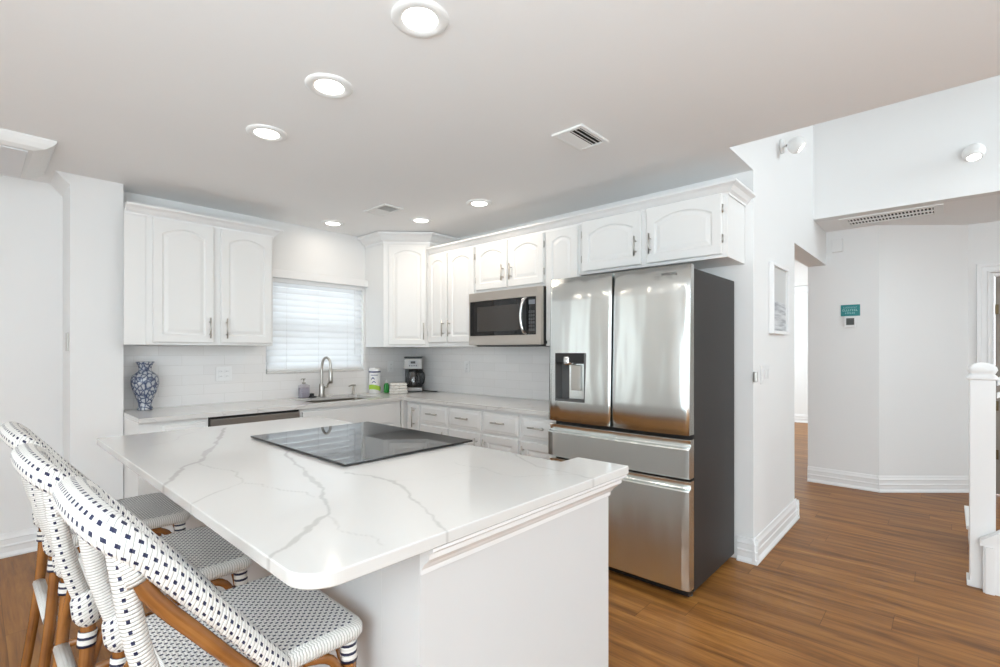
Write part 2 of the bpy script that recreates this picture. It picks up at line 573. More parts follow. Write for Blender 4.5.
# walls behind the camera, solid, with added fill panels standing before them
b = MB()
b.box(-7.1, -5.5, -9.1, -9.0, 0, H); b.box(.3, 3.3, -9.1, -9.0, 0, H); b.box(-5.5, .3, -9.1, -9.0, 0, H); b.box(-.6, 2.0, -9.1, -9.0, HH, HT)
struct(b.build('wall_back', M['wall']))
b = MB()
b.box(-7.1, -7.0, -9.0, -6.5, 0, H); b.box(-7.1, -7.0, -2.7, .17, 0, H); b.box(-7.1, -7.0, -6.5, -2.7, 0, H)
struct(b.build('wall_left', M['wall']))

# baseboards: profile (d out from wall, z)
BP = [(0, 0), (.030, 0), (.030, .012), (.020, .026), (.017, .03), (.017, .062), (.020, .066), (.020, .074), (.015, .08), (.015, .112), (.018, .116), (.011, .132), (.007, .15), (0, .152)]
def baseboard(name, a, c, nrm):
    a, c, n = Vector((*a, 0)), Vector((*c, 0)), Vector((*nrm, 0))
    n.normalize()
    b = MB()
    rings = [[p+n*(d+.001)+Vector((0, 0, z+.001)) for d, z in BP] for p in (a, c)]
    b.loops(rings)
    return struct(b.build(name, M['trim']))
baseboard('baseboard_picture', (-.03, YW), (1.15, YW), (0, -1))
baseboard('baseboard_fridge', (0, -3.33), (0, YW-.03), (-1, 0))
baseboard('baseboard_opening', (1.12, YW-.03), (1.12, -3.26), (1, 0))
baseboard('baseboard_thermostat', (2.5, -3.262), (2.5, -3.846), (-1, 0))
baseboard('baseboard_angled', (2.49, -3.829), (3.075, -4.465), (-.736, -.677))
baseboard('baseboard_dining', (-6.99, .171), (-2.94, .171), (0, -1))
baseboard('baseboard_pier', (-2.916, .15), (-2.916, -.20), (-1, 0))
baseboard('baseboard_front', (-2.93, -.187), (-2.645, -.187), (0, -1))
baseboard('baseboard_far', (7.2, -3.3), (7.2, 1.4), (-1, 0))
# crown band high on the far wall
struct(MB().box(7.15, 7.199, -3.3, 1.4, 2.44, 2.545, .01).build('trim_1', M['trim']))
# tile backsplash
b = MB()
b.box(-2.638, WX0-.002, -.0105, -.001, CT, 1.374); b.box(WX1+.002, -.011, -.0105, -.001, CT, 1.374); b.box(WX0-.002, WX1+.002, -.0105, -.001, CT, WZ0-.002)
struct(b.build('trim_2', M['tile_x']))
struct(MB().box(-.0105, -.001, -2.40, -.001, CT, 1.40).build('trim_3', M['tile_y']))

# window: frame, sill, pane
b = MB()
b.box(WX0, WX0+.05, .07, .12, WZ0, WZ1); b.box(WX1-.05, WX1, .07, .12, WZ0, WZ1)
b.box(WX0+.05, WX1-.05, .07, .12, WZ1-.05, WZ1); b.box(WX0+.05, WX1-.05, .07, .12, WZ0, WZ0+.05); b.box(WX0+.05, WX1-.05, .075, .115, 1.53, 1.575)
wf = struct(b.build('window_1', M['trim']))
MB().box(WX0+.05, WX1-.05, .093, .097, WZ0+.05, WZ1-.05).build('window_pane', M['pane'], wf)
MB().box(WX0+.002, WX1-.002, -.012, .068, WZ0+.001, WZ0+.022, .004).build('window_sill', M['quartz'], wf)

# door at the far right of the hall: casing, jamb, leaf with hinges
b = MB()
cs = [(0, 0), (.018, .004), (.018, .03), (.012, .036), (.012, .07), (.018, .076), (.018, .088), (0, .092)]
def casing_v(b, y_out, sgn):
    rings = []
    for k in (0, 1):
        rings.append([(3.069-d, y_out+sgn*t, .001 if k == 0 else 2.15-t) for d, t in cs])
    b.loops(rings)
casing_v(b, -4.515, -1); casing_v(b, -5.53, 1)
b.loops([[(3.069-d, -4.515-t, 2.15-t) for d, t in cs], [(3.069-d, -5.53+t, 2.15-t) for d, t in cs]])
b.box(3.07, 3.185, -4.635, -4.621, 0.001, 2.055); b.box(3.07, 3.185, -5.438, -5.424, 0.001, 2.055); b.box(3.07, 3.185, -5.424, -4.635, 2.03, 2.055)
dr = struct(b.build('door_1', M['trim']))
b = MB()
b.box(3.10, 3.14, -5.42, -4.642, .012, 2.025)
for z0, z1 in ((.22, .92), (1.08, 1.86)):
    for y0, y1 in ((-5.30, -5.08), (-4.98, -4.76)):
        b.box(3.093, 3.10, y0, y1, z0, z1, .003)
lf = b.build('door_leaf', M['door_leaf'], dr)
for z in (.38, .83, 1.72):
    MB().box(3.072, 3.099, -4.662, -4.638, z-.045, z+.045, .003).build('hinge', M['brass'], dr)

# ------------------------------------------------------------------ cabinets
def door_mesh(b, x0, x1, z0, z1, yf, arch, frame=.058, th=.02):
    """raised panel door; front faces -y at yf"""
    w, h = x1-x0, z1-z0
    NA = 14
    def inner(off):
        f = frame+off
        l, r, bt = x0+f, x1-f, z0+f
        rise = min(.048, w*.115) if arch else 0
        sp = z1-frame-rise-(off*.8)
        tp = z1-frame-off*.9
        pts = [(l, bt), (r, bt)]
        if arch:
            for i in range(NA+1):
                t = i/NA
                x = r+(l-r)*t
                q = (2*t-1)
                pts.append((x, sp+(tp-sp)*(1-q*q)**.95 if abs(q) < 1 else sp))
        else:
            pts += [(r, tp), (l, tp)]
        return pts
    n = len(inner(0))
    def outer(ins):
        l, r, bt, tp = x0+ins, x1-ins, z0+ins, z1-ins
        pts = [(l, bt), (r, bt)]
        if arch:
            for i in range(NA+1):
                pts.append((r+(l-r)*i/NA, tp))
        else:
            pts += [(r, tp), (l, tp)]
        return pts
    R = [[(x, yf+th, z) for x, z in outer(0)], [(x, yf+.004, z) for x, z in outer(0)], [(x, yf, z) for x, z in outer(.004)],
         [(x, yf, z) for x, z in inner(-.004)], [(x, yf+.007, z) for x, z in inner(.004)], [(x, yf+.008, z) for x, z in inner(.012)],
         [(x, yf+.003, z) for x, z in inner(.034)]]
    b.loops(R)
def drawer_mesh(b, x0, x1, z0, z1, yf, th=.02):
    """slab front with a raised field and routed edge"""
    def rc(i):
        return [(x0+i, z0+i), (x1-i, z0+i), (x1-i, z1-i), (x0+i, z1-i)]
    R = [[(x, yf+th, z) for x, z in rc(0)], [(x, yf+.008, z) for x, z in rc(0)], [(x, yf+.005, z) for x, z in rc(.006)], [(x, yf+.004, z) for x, z in rc(.018)], [(x, yf, z) for x, z in rc(.026)]]
    b.loops(R)
def pull(parent, cx, cz, yf, length, vertical):
    b = MB()
    h = length/2
    if vertical:
        b.tube([(cx, yf-.032, cz-h), (cx, yf-.032, cz+h)], .0055, 8)
        for d in (-h+.03, h-.03): b.tube([(cx, yf-.001, cz+d), (cx, yf-.032, cz+d)], .0045, 8)
    else:
        b.tube([(cx-h, yf-.032, cz), (cx+h, yf-.032, cz)], .0055, 8)
        for d in (-h+.03, h-.03): b.tube([(cx+d, yf-.001, cz), (cx+d, yf-.032, cz)], .0045, 8)
    return b.build('handle', M['nickel'], parent)
def cab_door(root, x0, x1, z0, z1, arch, hx=None, hz=None, hl=.135, yf=-.021, frame=.058, hinge=None):
    b = MB(); door_mesh(b, x0, x1, z0, z1, yf, arch, frame)
    d = b.build('door', M['cab'], root)
    if hx is not None: pull(d, hx, hz, yf, hl, True)
    if hinge is not None:
        for z in (z0+.09, z1-.09):
            MB().tube([(hinge, yf+.008, z-.025), (hinge, yf+.008, z+.025)], .0045, 8).build('hinge', M['nickel'], d)
    return d
def cab_drawer(root, x0, x1, z0, z1, yf=-.021, hl=.14, handle=True):
    b = MB(); drawer_mesh(b, x0, x1, z0, z1, yf)
    d = b.build('drawer', M['cab'], root)
    if handle: pull(d, (x0+x1)/2, (z0+z1)/2+.01, yf, hl, False)
    return d
R90 = -PI/2
def upper(name, label, y0, y1, z0, z1, doors, depth=.325):
    """fridge-wall wall cabinet from world y0 (left) to y1 (right); fronts face -X"""
    r = thing(name, label, 'cabinet', (-.33, y0, z0), R90, 'white wall cabinets')
    wd = y0-y1
    MB().box(.0005, wd-.0005, 0, depth, 0, z1-z0, .0015, seg=1).build('body', M['cab'], r)
    for (a, c, dz0, dz1, side, hl) in doors:
        x0, x1 = y0-a, y0-c
        hx = None
        if side == 'r': hx = x1-.032
        if side == 'l': hx = x0+.032
        hg = {'r': x0-.004, 'l': x1+.004}.get(side)
        cab_door(r, x0, x1, dz0-z0, dz1-z0, True, hx, dz0-z0+.055+hl/2 if hx else None, hl, hinge=hg)
    return r
UT = 2.285
upper('wall_cabinet', 'tall white wall cabinet with two arched doors between the corner cabinet and the microwave', -.627, -1.272, 1.375, UT, [(-.634, -.903, 1.415, 2.25, 'r', .15), (-.925, -1.262, 1.415, 2.25, 'l', .15)])
upper('wall_cabinet', 'short white wall cabinet with two arched doors directly above the microwave', -1.272, -2.040, 1.838, UT, [(-1.289, -1.650, 1.862, 2.25, 'r', .13), (-1.674, -2.028, 1.862, 2.25, 'l', .13)])
upper('wall_cabinet', 'narrow white wall cabinet with one arched door between the microwave cabinet and the fridge cabinet', -2.040, -2.356, 1.375, UT, [(-2.055, -2.340, 1.415, 2.25, None, .13)])
upper('wall_cabinet', 'wide white wall cabinet with two arched doors above the steel refrigerator', -2.356, -3.372, 1.888, UT, [(-2.377, -2.834, 1.908, 2.265, 'r', .13), (-2.872, -3.342, 1.908, 2.265, 'l', .13)])
# left wall cabinet on the window wall
LX0, LX1 = -2.538, -1.690
r = thing('wall_cabinet', 'white wall cabinet with two arched doors left of the window above the vase', 'cabinet', (LX0, -.315, 1.378), 0, 'white wall cabinets')
MB().box(0, LX1-LX0, 0, .312, 0, UT-1.378, .0015, seg=1).build('body', M['cab'], r)
MB().box(-2.658-LX0, -.001, .004, .02, 0, UT-1.378).build('filler_panel', M['cab'], r)
cab_door(r, -2.503-LX0, -2.125-LX0, .018, .872, True, -2.125-.032-LX0, .125, .15)
cab_door(r, -2.076-LX0, -1.705-LX0, .018, .872, True, -2.076+.032-LX0, .125, .15)
# diagonal corner cabinet
DA, DB = (-.640, -.318), (-.322, -.624)
fw = math.hypot(DB[0]-DA[0], DB[1]-DA[1]); fa = math.atan2(DB[1]-DA[1], DB[0]-DA[0])
DZ1 = 2.375
r = thing('corner_wall_cabinet', 'tall diagonal white corner cabinet with one arched door, above the coffee maker', 'cabinet', (DA[0], DA[1], 1.375), fa, 'white wall cabinets')
b = MB()
ca, sa = math.cos(-fa), math.sin(-fa)
def toloc(p): return ((p[0]-DA[0])*ca-(p[1]-DA[1])*sa, (p[0]-DA[0])*sa+(p[1]-DA[1])*ca)
foot = [DA, DB, (-.003, -.624), (-.003, -.003), (-.640, -.003)]
b.prism([toloc(p) for p in foot], 'z', 0, DZ1-1.375)
b.build('body', M['cab'], r)
cab_door(r, .052, fw-.030, .022, DZ1-1.375-.02, True, fw-.030-.022, .15, .16, frame=.05)
# crown mouldings: profile (out, z) swept along a polyline
CP = [(0, 0), (.006, 0), (.006, .012), (.014, .018), (.022, .022), (.040, .042), (.056, .050), (.062, .054), (.062, .066), (0, .066)]
def sweep(name, path, nrm, z, prof, m, label=None, cat=None, sc=1.0, parent=None):
    """path: list of xy; nrm: outward normal for each segment"""
    rings = []
    n = len(path)
    for i, p in enumerate(path):
        if i == 0: v = Vector(nrm[0])
        elif i == n-1: v = Vector(nrm[-1])
        else:
            a, c = Vector(nrm[i-1]), Vector(nrm[i])
            v = (a+c)/(1+a.dot(c))
        rings.append([(p[0]+v.x*d*sc, p[1]+v.y*d*sc, z+q*sc) for d, q in prof])
    o = MB().loops(rings).build(name, M[m], parent)
    if label: tag(o, label, cat)
    return o
sweep('crown_moulding', [(-.331, -.66), (-.331, -3.374), (-.002, -3.374)], [(-1, 0), (0, -1)], UT-.033, CP, 'trim', 'long white crown moulding along the tops of the cabinets over microwave and fridge', 'moulding')
sweep('crown_moulding', [(-2.654, -.3165), (LX1+.001, -.3165), (LX1+.001, -.003)], [(0, -1), (1, 0)], UT-.035, CP, 'trim', 'short white crown moulding on the wall cabinet left of the window', 'moulding')
s2 = math.sqrt(.5)
dn = Vector((DB[1]-DA[1], -(DB[0]-DA[0]))).normalized()
sweep('crown_moulding', [(-.6415, -.003), (-.6415, -.3185), (-.3222, -.6258), (-.003, -.6258)], [(-1, 0), (dn.x, dn.y), (0, -1)], DZ1-.001, CP, 'trim', 'white crown moulding around the corner cabinet top, meeting the ceiling', 'moulding', 1.45)

# base cabinets, fridge wall
TK = .10; BT = CT-.03
def base(name, label, y0, y1, fronts):
    r = thing(name, label, 'cabinet', (-.60, y0, 0), R90, 'white base cabinets')
    wd = y0-y1
    b = MB(); b.box(.0005, wd-.0005, 0, .595, TK, BT-.001); b.box(.0005, wd-.0005, .07, .595, .001, TK)
    b.build('body', M['cab'], r)
    for kind, a, c, hs in fronts:
        x0, x1 = y0-a, y0-c
        if kind == 'dd':
            cab_drawer(r, x0, x1, .700, .856)
            cab_door(r, x0, x1, .125, .680, False, x1-.03 if hs == 'r' else x0+.03, .585, .13)
        else:
            cab_door(r, x0, x1, .125, .856, False, x1-.06, .74, .18, frame=.04)
    return r
base('base_cabinet', 'narrow white base cabinet with one tall door beside the corner', -.640, -.850, [('d', -.665, -.838, 'r')])
base('base_cabinet', 'white base cabinet with single drawer right of the narrow corner cabinet', -.850, -1.232, [('dd', -.865, -1.220, 'r')])
base('base_cabinet', 'double white base cabinet with two drawers under the microwave side counter', -1.232, -2.018, [('dd', -1.243, -1.611, 'r'), ('dd', -1.641, -2.002, 'l')])
base('base_cabinet', 'white base cabinet with single drawer right beside the refrigerator', -2.018, -2.388, [('dd', -2.033, -2.345, 'l')])
# base cabinets, window wall (fronts face -Y)
def base_w(label, x0, x1, build):
    r = thing('base_cabinet', label, 'cabinet', (x0, -.60, 0), 0, 'white base cabinets')
    b = MB()
    b.box(.0005, x1-x0-.0005, 0, .595, TK, BT-.001); b.box(.0005, x1-x0-.0005, .07, .595, .001, TK)
    b.build('body', M['cab'], r)
    build(r)
    return r
def f1(r):
    cab_drawer(r, .12, .385, .715, .856); cab_door(r, .12, .385, .125, .695, False, .355, .6, .13)
base_w('white end base cabinet under the vase, left of the dishwasher', -2.636, -2.243, f1)
r = thing('base_cabinet', 'white sink base cabinet with long blank front under the window', 'cabinet', (-1.605, -.60, 0), 0, 'white base cabinets')
b = MB()
b.box(.001, .958, .0, .02, TK, BT-.001); b.box(.001, .02, .02, .595, TK, BT-.001); b.box(.02, .958, .02, .595, TK, .14); b.box(.94, .958, .02, .595, .14, BT-.001); b.box(.001, .958, .07, .595, .001, TK)
b.build('body', M['cab'], r)
MB().box(.02, .878, -.021, -.001, .690, .856, .004).build('false_front', M['cab'], r)
cab_door(r, .02, .445, .125, .67, False, .415, .58, .13); cab_door(r, .453, .878, .125, .67, False, .483, .58, .13)
# corner filler post where the two runs meet
tag(MB().box(-.642, -.602, -.638, -.602, TK, BT-.001).build('corner_post', M['cab']), 'white filler post in the inner corner of the base cabinets', 'cabinet filler')
# dishwasher
r = thing('dishwasher', 'built-in steel dishwasher left of the sink cabinet', 'dishwasher', (-2.240, -.60, 0))
MB().box(.001, .632, .0, .58, TK, BT-.004).build('body', M['dark'], r)
MB().box(.004, .629, -.024, -.001, .14, .865, .004).build('door', steel('dishwasher_steel', (.23, .205, .185), .38), r)
b = MB(); b.tube([(.06, -.06, .79), (.57, -.06, .79)], .011, 10)
for x in (.09, .54): b.tube([(x, -.024, .79), (x, -.06, .79)], .008, 8)
b.build('handle', M['steel'], r)
MB().box(.01, .62, .05, .08, .001, TK-.001).build('toe_kick', M['black'], r)

# wall counter, L shape with sink opening
SX0, SX1, SY0, SY1 = -1.46, -.80, -.555, -.10
b = MB()
def cbx(x0, x1, y0, y1): b.box(x0, x1, y0, y1, CT-.03, CT)
cbx(-2.638, SX0, -.635, -.012); cbx(SX0, SX1, -.635, SY0); cbx(SX0, SX1, SY1, -.012); cbx(SX1, -.645, -.635, -.012)
cbx(-.645, -.012, -2.395, -.012)
bmesh.ops.remove_doubles(b.bm, verts=b.bm.verts[:], dist=.0001)
tag(b.build('countertop', M['quartz']), 'L-shaped white quartz countertop under the window and along the fridge wall', 'countertop')
# sink
b = MB()
rings = []
def rr_(x0, x1, y0, y1, z, r=.05, n=5):
    P = []
    for cx, cy, a0 in ((x1-r, y1-r, 0), (x0+r, y1-r, 90), (x0+r, y0+r, 180), (x1-r, y0+r, 270)):
        for i in range(n+1):
            a = math.radians(a0+90*i/n); P.append((cx+r*math.cos(a), cy+r*math.sin(a), z))
    return P
o_ = .012
b.loops([rr_(SX0-o_, SX1+o_, SY0-o_, SY1+o_, CT-.031, .03), rr_(SX0+.004, SX1-.004, SY0+.004, SY1-.004, CT-.031, .03), rr_(SX0+.006, SX1-.006, SY0+.006, SY1-.006, CT-.2, .04), rr_(SX0+.04, SX1-.04, SY0+.04, SY1-.04, CT-.24, .04)], True, False, True, smooth=False)
r = b.build('sink', steel('sink_steel', (.36, .33, .29), .4)); tag(r, 'undermount stainless steel sink below the window', 'sink')
MB().lathe([(.045, 0), (.045, .003), (.03, .004), (.028, .0005)], -1.15, -.31, CT-.239, 20).build('drain', M['chrome'], r)

# ------------------------------------------------------------------ refrigerator
FW, FD = .92, .765
r = thing('refrigerator', 'large stainless french-door refrigerator with ice dispenser and dark grey sides', 'refrigerator', (-.787, -2.399, 0), R90)
b = MB(); b.box(.004, FW-.004, .085, FD, .035, 1.783, .006); b.build('body', M['fridge_side'], r)
def bow(x, w): return .012*abs(2*x/w-1)**2.3 - .0
def steel_door(x0, x1, z0, z1, holes=None, prof=None):
    """front faces -y with a soft vertical bow; optional rectangular hole (hx0,hx1,hz0,hz1)"""
    b = MB(); w = x1-x0
    xs = sorted(set([x0+w*i/28 for i in range(29)]+([holes[0], holes[1]] if holes else [])))
    zs = sorted(set([z0+(z1-z0)*i/6 for i in range(7)]+([holes[2], holes[3]] if holes else [])))
    grid = {}
    def edge(x):
        d = min(x-x0, x1-x)
        return .003*max(0, 1-d/.008)**2 if d < .008 else 0
    for i, x in enumerate(xs):
        for j, z in enumerate(zs):
            grid[i, j] = b.bm.verts.new((x, bow(x-x0, w)+edge(x)-.004+.025*(z-z0)/(z1-z0), z))
    for i in range(len(xs)-1):
        for j in range(len(zs)-1):
            if holes and xs[i] >= holes[0]-1e-6 and xs[i+1] <= holes[1]+1e-6 and zs[j] >= holes[2]-1e-6 and zs[j+1] <= holes[3]+1e-6: continue
            f = b.bm.faces.new((grid[i, j], grid[i+1, j], grid[i+1, j+1], grid[i, j+1])); f.smooth = True
    nx, nz = len(xs)-1, len(zs)-1
    bk = {}
    per = [(i, 0) for i in range(nx)]+[(nx, j) for j in range(nz)]+[(i, nz) for i in range(nx, 0, -1)]+[(0, j) for j in range(nz, 0, -1)]
    for k in per:
        c = grid[k].co; bk[k] = b.bm.verts.new((c.x, .075, c.z))
    for i, k in enumerate(per):
        k2 = per[(i+1) % len(per)]
        b.bm.faces.new((grid[k2], grid[k], bk[k], bk[k2]))
    b.bm.faces.new([bk[k] for k in per])
    return b
HOLE = (.062, .282, 1.016, 1.322)
dl = steel_door(.0, .452, .887, 1.80, HOLE).build('left_door', M['steel'], r)
dr_ = steel_door(.460, FW, .887, 1.80).build('right_door', M['steel'], r)
def fr_drawer(name, z0, z1):
    b = MB()
    n = 24
    prof = [(.075, z0), (.004, z0), (-.004, z0+.006), (-.004, z1-.052), (-.001, z1-.046), (.018, z1-.040), (.022, z1-.034), (.010, z1-.004), (.014, z1), (.075, z1)]
    rings = []
    for i in range(n+1):
        x = FW*i/n
        e = .006*max(0, 1-min(x, FW-x)/.012)**2
        rings.append([(x, y+(bow(x, FW)*.6+e if y < .07 else 0), z) for y, z in prof])
    b.loops(rings)
    return b.build(name, M['steel'], r)
fr_drawer('flex_drawer', .655, .862)
fr_drawer('freezer_drawer', .060, .640)
MB().box(.02, FW-.02, .06, .12, .012, .058).build('kick_grille', M['black'], r)
for x in (.03, FW-.05):
    MB().lathe([(.018, .0005), (.018, .01), (.012, .012), (.012, .036)], x+.012, .11, 0, 12).build('foot', M['rubber'], r)
for x in (.03, FW-.09):
    MB().box(x, x+.06, .05, .14, 1.784, 1.80, .004).build('hinge_cover', M['black'], r)
# dispenser
d = .075
b = MB()
hx0, hx1, hz0, hz1 = HOLE
b.box(hx0, hx1, d-.006, d-.002, hz0, hz1)
b.box(hx0, hx0+.004, -.002, d-.006, hz0, hz1); b.box(hx1-.004, hx1, -.002, d-.006, hz0, hz1)
b.box(hx0+.004, hx1-.004, -.002, d-.006, hz1-.06, hz1, mi=1); b.box(hx0+.004, hx1-.004, -.004, d-.006, hz0, hz0+.012)
dp = b.build('water_dispenser', [M['rubber'], M['black']], dl)
MB().box(hx0+.075, hx1-.008, .045, .068, hz0+.013, hz1-.065, .003).build('dispenser_panel', M['steel'], dp)
MB().box(hx0+.10, hx0+.17, .030, .043, hz0+.07, hz1-.075, .005).build('paddle', M['nickel'], dp)
MB().lathe([(.030, 0), (.033, .012), (.033, .05), (.028, .055)], hx0+.085, .024, hz1-.075, 20).build('spout', M['chrome'], dp)
# lettering on the right door
cu = bpy.data.curves.new('lettering', 'FONT'); cu.body = 'SAMSUNG'; cu.size = .0175; cu.extrude = .0004; cu.align_x = 'LEFT'; cu.space_character = 1.12
to = bpy.data.objects.new('lettering', cu); COL.objects.link(to)
me = bpy.data.meshes.new_from_object(to)
bpy.data.objects.remove(to)
me.materials.append(M['rubber'])
lo = bpy.data.objects.new('badge', me); COL.objects.link(lo); lo.parent = dr_
lo.location = (.762, bow(.762-.46, .455)-.0046+.0237, 1.752); lo.rotation_euler = (PI/2, 0, math.radians(.8))

# ------------------------------------------------------------------ microwave
r = thing('microwave', 'over-the-range steel microwave with black glass door and curved handle', 'microwave', (-.405, -1.262, 1.385), R90)
W_, Hm = .790, .448
MB().box(.002, W_, .035, .395, .006, Hm, .003).build('body', M['black'], r)
b = MB(); b.box(0, W_-.03, .0, .034, .0, .078, .003); b.box(0, W_-.03, .0, .034, Hm-.075, Hm-.002, .003); b.box(W_-.0495, W_-.0305, .0, .034, .0785, Hm-.0755); b.box(W_-.0295, W_-.002, .0, .034, 0, Hm-.002, .003); b.box(0, .0115, .0, .034, .0785, Hm-.0755)
b.build('face_frame', M['steel_mw'], r)
gd = MB().box(.012, W_-.142, .004, .033, .079, Hm-.076, .002).build('door', M['glass_black'], r)
MB().box(.10, W_-.225, .0025, .0038, .115, Hm-.125).build('door_screen', plain('microwave_screen', (.045, .04, .037), .12), gd)
cp = MB().box(W_-.141, W_-.050, .004, .033, .079, Hm-.076, .002).build('control_panel', M['glass_black'], r)
MB().box(W_-.124, W_-.062, .0025, .004, Hm-.135, Hm-.10).build('display', plain('microwave_display', (.20, .22, .25), .2), cp)
bk = plain('button_grey', (.075, .075, .078), .4)
for i in range(3):
    for j in range(6):
        x = W_-.124+.021*i; z = .105+.028*j
        MB().box(x, x+.017, .0025, .004, z, z+.020, .0008, seg=1).build('button', bk, cp)
b = MB()
b.tube([(W_-.148, .004, .090), (W_-.158, -.026, .115), (W_-.168, -.040, Hm/2), (W_-.158, -.026, Hm-.110), (W_-.148, .004, Hm-.085)], .015, 12, ry=.013, up=(1, 0, 0), sub=6)
b.build('handle', M['chrome'], r)
MB().box(.05, W_-.05, .05, .36, -.012, .005, .004).build('vent_grille', M['rubber'], r)

# ------------------------------------------------------------------ island
IX0, IX1, IY0, IY1 = -2.935, -1.830, -3.458, -1.307
BX0, BX1 = -2.632, -1.880
r = thing('kitchen_island', 'white kitchen island base with flat end panel facing the camera', 'island', (0, 0, 0))
MB().box(BX0, BX1, -3.25, -1.36, .001, CT-.0315).build('base_cabinet', M['island'], r)
MB().box(BX0, -1.765, -3.408, -3.2505, .001, CT-.0315).build('end_panel', M['island'], r)
IM = [(0, 0), (.005, 0), (.005, .012), (.010, .018), (.014, .026), (.030, .040), (.034, .044), (.034, .056), (.048, .066), (.048, .0735), (0, .0735)]
o = sweep('top_moulding', [(BX0, -3.4085), (-1.7645, -3.4085), (-1.7645, -3.25)], [(0, -1), (1, 0)], CT-.1055, IM, 'trim', parent=r)
# island worktop with painted-in stone veins (a per-vertex pattern of the slab)
CX, CY, CZ = -3.3497, -4.3192, 1.3345
yaw = math.radians(47.2113)
def px(x, y):
    a = (x-496.857)/487.29; c = (351.1-y)/487.29
    t = (CT-CZ)/c
    return (CX+t*(math.sin(yaw)+a*math.cos(yaw)), CY+t*(math.cos(yaw)-a*math.sin(yaw)))
VE = [
 ([(284, 446), (296, 466), (312, 480), (322, 494), (326, 512), (304, 534), (280, 550), (266, 562)], .013, .75),
 ([(192, 503), (212, 494), (244, 482), (264, 484), (312, 496)], .005, .6),
 ([(244, 482), (236, 472), (212, 468), (196, 462)], .005, .5),
 ([(344, 474), (360, 476), (392, 482), (412, 494), (422, 510), (436, 524), (452, 536)], .009, .7),
 ([(326, 512), (344, 528), (378, 546)], .004, .45),
 ([(500, 446), (516, 454), (536, 466), (572, 474), (600, 480)], .006, .6),
 ([(455, 462), (476, 468), (512, 476), (572, 474)], .004, .45),
 ([(224, 428), (216, 444), (200, 460), (176, 474), (158, 488)], .016, .75),
 ([(392, 482), (430, 480), (476, 468)], .003, .3),
 ([(150, 446), (176, 440), (192, 432)], .005, .4),
]
VS = [([px(*p) for p in pl], wd, st) for pl, wd, st in VE]
def hsh(i, j):
    v = math.sin(i*127.1+j*311.7)*43758.5453
    return v-math.floor(v)
def vn(x, y):
    i, j = math.floor(x), math.floor(y); fx, fy = x-i, y-j
    fx = fx*fx*(3-2*fx); fy = fy*fy*(3-2*fy)
    return (hsh(i, j)*(1-fx)+hsh(i+1, j)*fx)*(1-fy)+(hsh(i, j+1)*(1-fx)+hsh(i+1, j+1)*fx)*fy
SEGS = []
for P, wd, st in VS:
    for i in range(len(P)-1):
        SEGS.append((P[i], P[i+1], wd, st))
def vein(x, y):
    f = 0
    dx = (vn(x*11, y*11)-.5)*.035+(vn(x*37+9, y*37)-.5)*.012
    dy = (vn(x*11+50, y*11+7)-.5)*.035+(vn(x*37, y*37+31)-.5)*.012
    X_, Y_ = x+dx, y+dy
    for (ax, ay), (bx, by), wd, st in SEGS:
        if X_ < min(ax, bx)-.05 or X_ > max(ax, bx)+.05 or Y_ < min(ay, by)-.05 or Y_ > max(ay, by)+.05: continue
        ex, ey = bx-ax, by-ay
        t = max(0, min(1, ((X_-ax)*ex+(Y_-ay)*ey)/(ex*ex+ey*ey)))
        d = math.hypot(X_-ax-t*ex, Y_-ay-t*ey)
        k = .62*wd*(.3+1.0*vn(x*14+3, y*14+5))
        f = max(f, st*max(0, min(1, (k-d)/(.004)+.5)) if d < k+.004 else 0)
        if d < .05: f = max(f, .10*(1-d/.05)*st*(wd/.013))
    return f
b = MB()
va = b.bm.verts.layers.float_color.new('vein')
step = .006
nx = round((IX1-IX0)/step); ny = round((IY1-IY0)/step)
RC = .075
G = {}
def corner(x, y):
    """round the near left corner of the slab"""
    cx, cy = IX0+RC, IY0+RC
    if x < cx and y < cy:
        dx, dy = cx-x, cy-y; m = max(dx, dy); h = math.hypot(dx, dy)
        if h > 0: return cx-dx*m/h, cy-dy*m/h
    return x, y
def setv(v, x, y):
    f = vein(x, y); v[va] = (f, f, f, 1)
    return v
for i in range(nx+1):
    for j in range(ny+1):
        x, y = corner(IX0+(IX1-IX0)*i/nx, IY0+(IY1-IY0)*j/ny)
        G[i, j] = setv(b.bm.verts.new((x, y, CT)), x, y)
for i in range(nx):
    for j in range(ny):
        b.bm.faces.new((G[i, j], G[i+1, j], G[i+1, j+1], G[i, j+1]))
JX, JY = -1.712, -3.243          # the worktop widens over the end panel
nj = round((JX-IX1)/step); mj = round((JY-IY0)/((IY1-IY0)/ny))
for i in range(nj+1):
    for j in range(mj+1):
        if i == 0: G[nx, j]; continue
        x, y = IX1+(JX-IX1)*i/nj, IY0+(IY1-IY0)*j/ny
        G[nx+i, j] = setv(b.bm.verts.new((x, y, CT)), x, y)
for i in range(nj):
    for j in range(mj):
        b.bm.faces.new((G[nx+i, j], G[nx+i+1, j], G[nx+i+1, j+1], G[nx+i, j+1]))
bound = [e for e in b.bm.edges if len(e.link_faces) == 1]
prev = {}
for e in bound:
    for v in e.verts:
        if v in prev: continue
        outs = Vector((0, 0, 0))
        x, y = v.co.x, v.co.y
        for f in v.link_faces: outs += v.co-f.calc_center_median()
        outs.z = 0; outs.normalize()
        ch = []
        for off, dz in ((.002, -.002), (.0024, -.004), (.0024, -.028), (.0, -.0305)):
            q = b.bm.verts.new((x+outs.x*off, y+outs.y*off, CT+dz)); q[va] = v[va]; ch.append(q)
        prev[v] = ch
for e in bound:
    v1, v2 = e.verts
    a = [v1]+prev[v1]; c = [v2]+prev[v2]
    for k in range(4):
        b.bm.faces.new((a[k], c[k], c[k+1], a[k+1]))
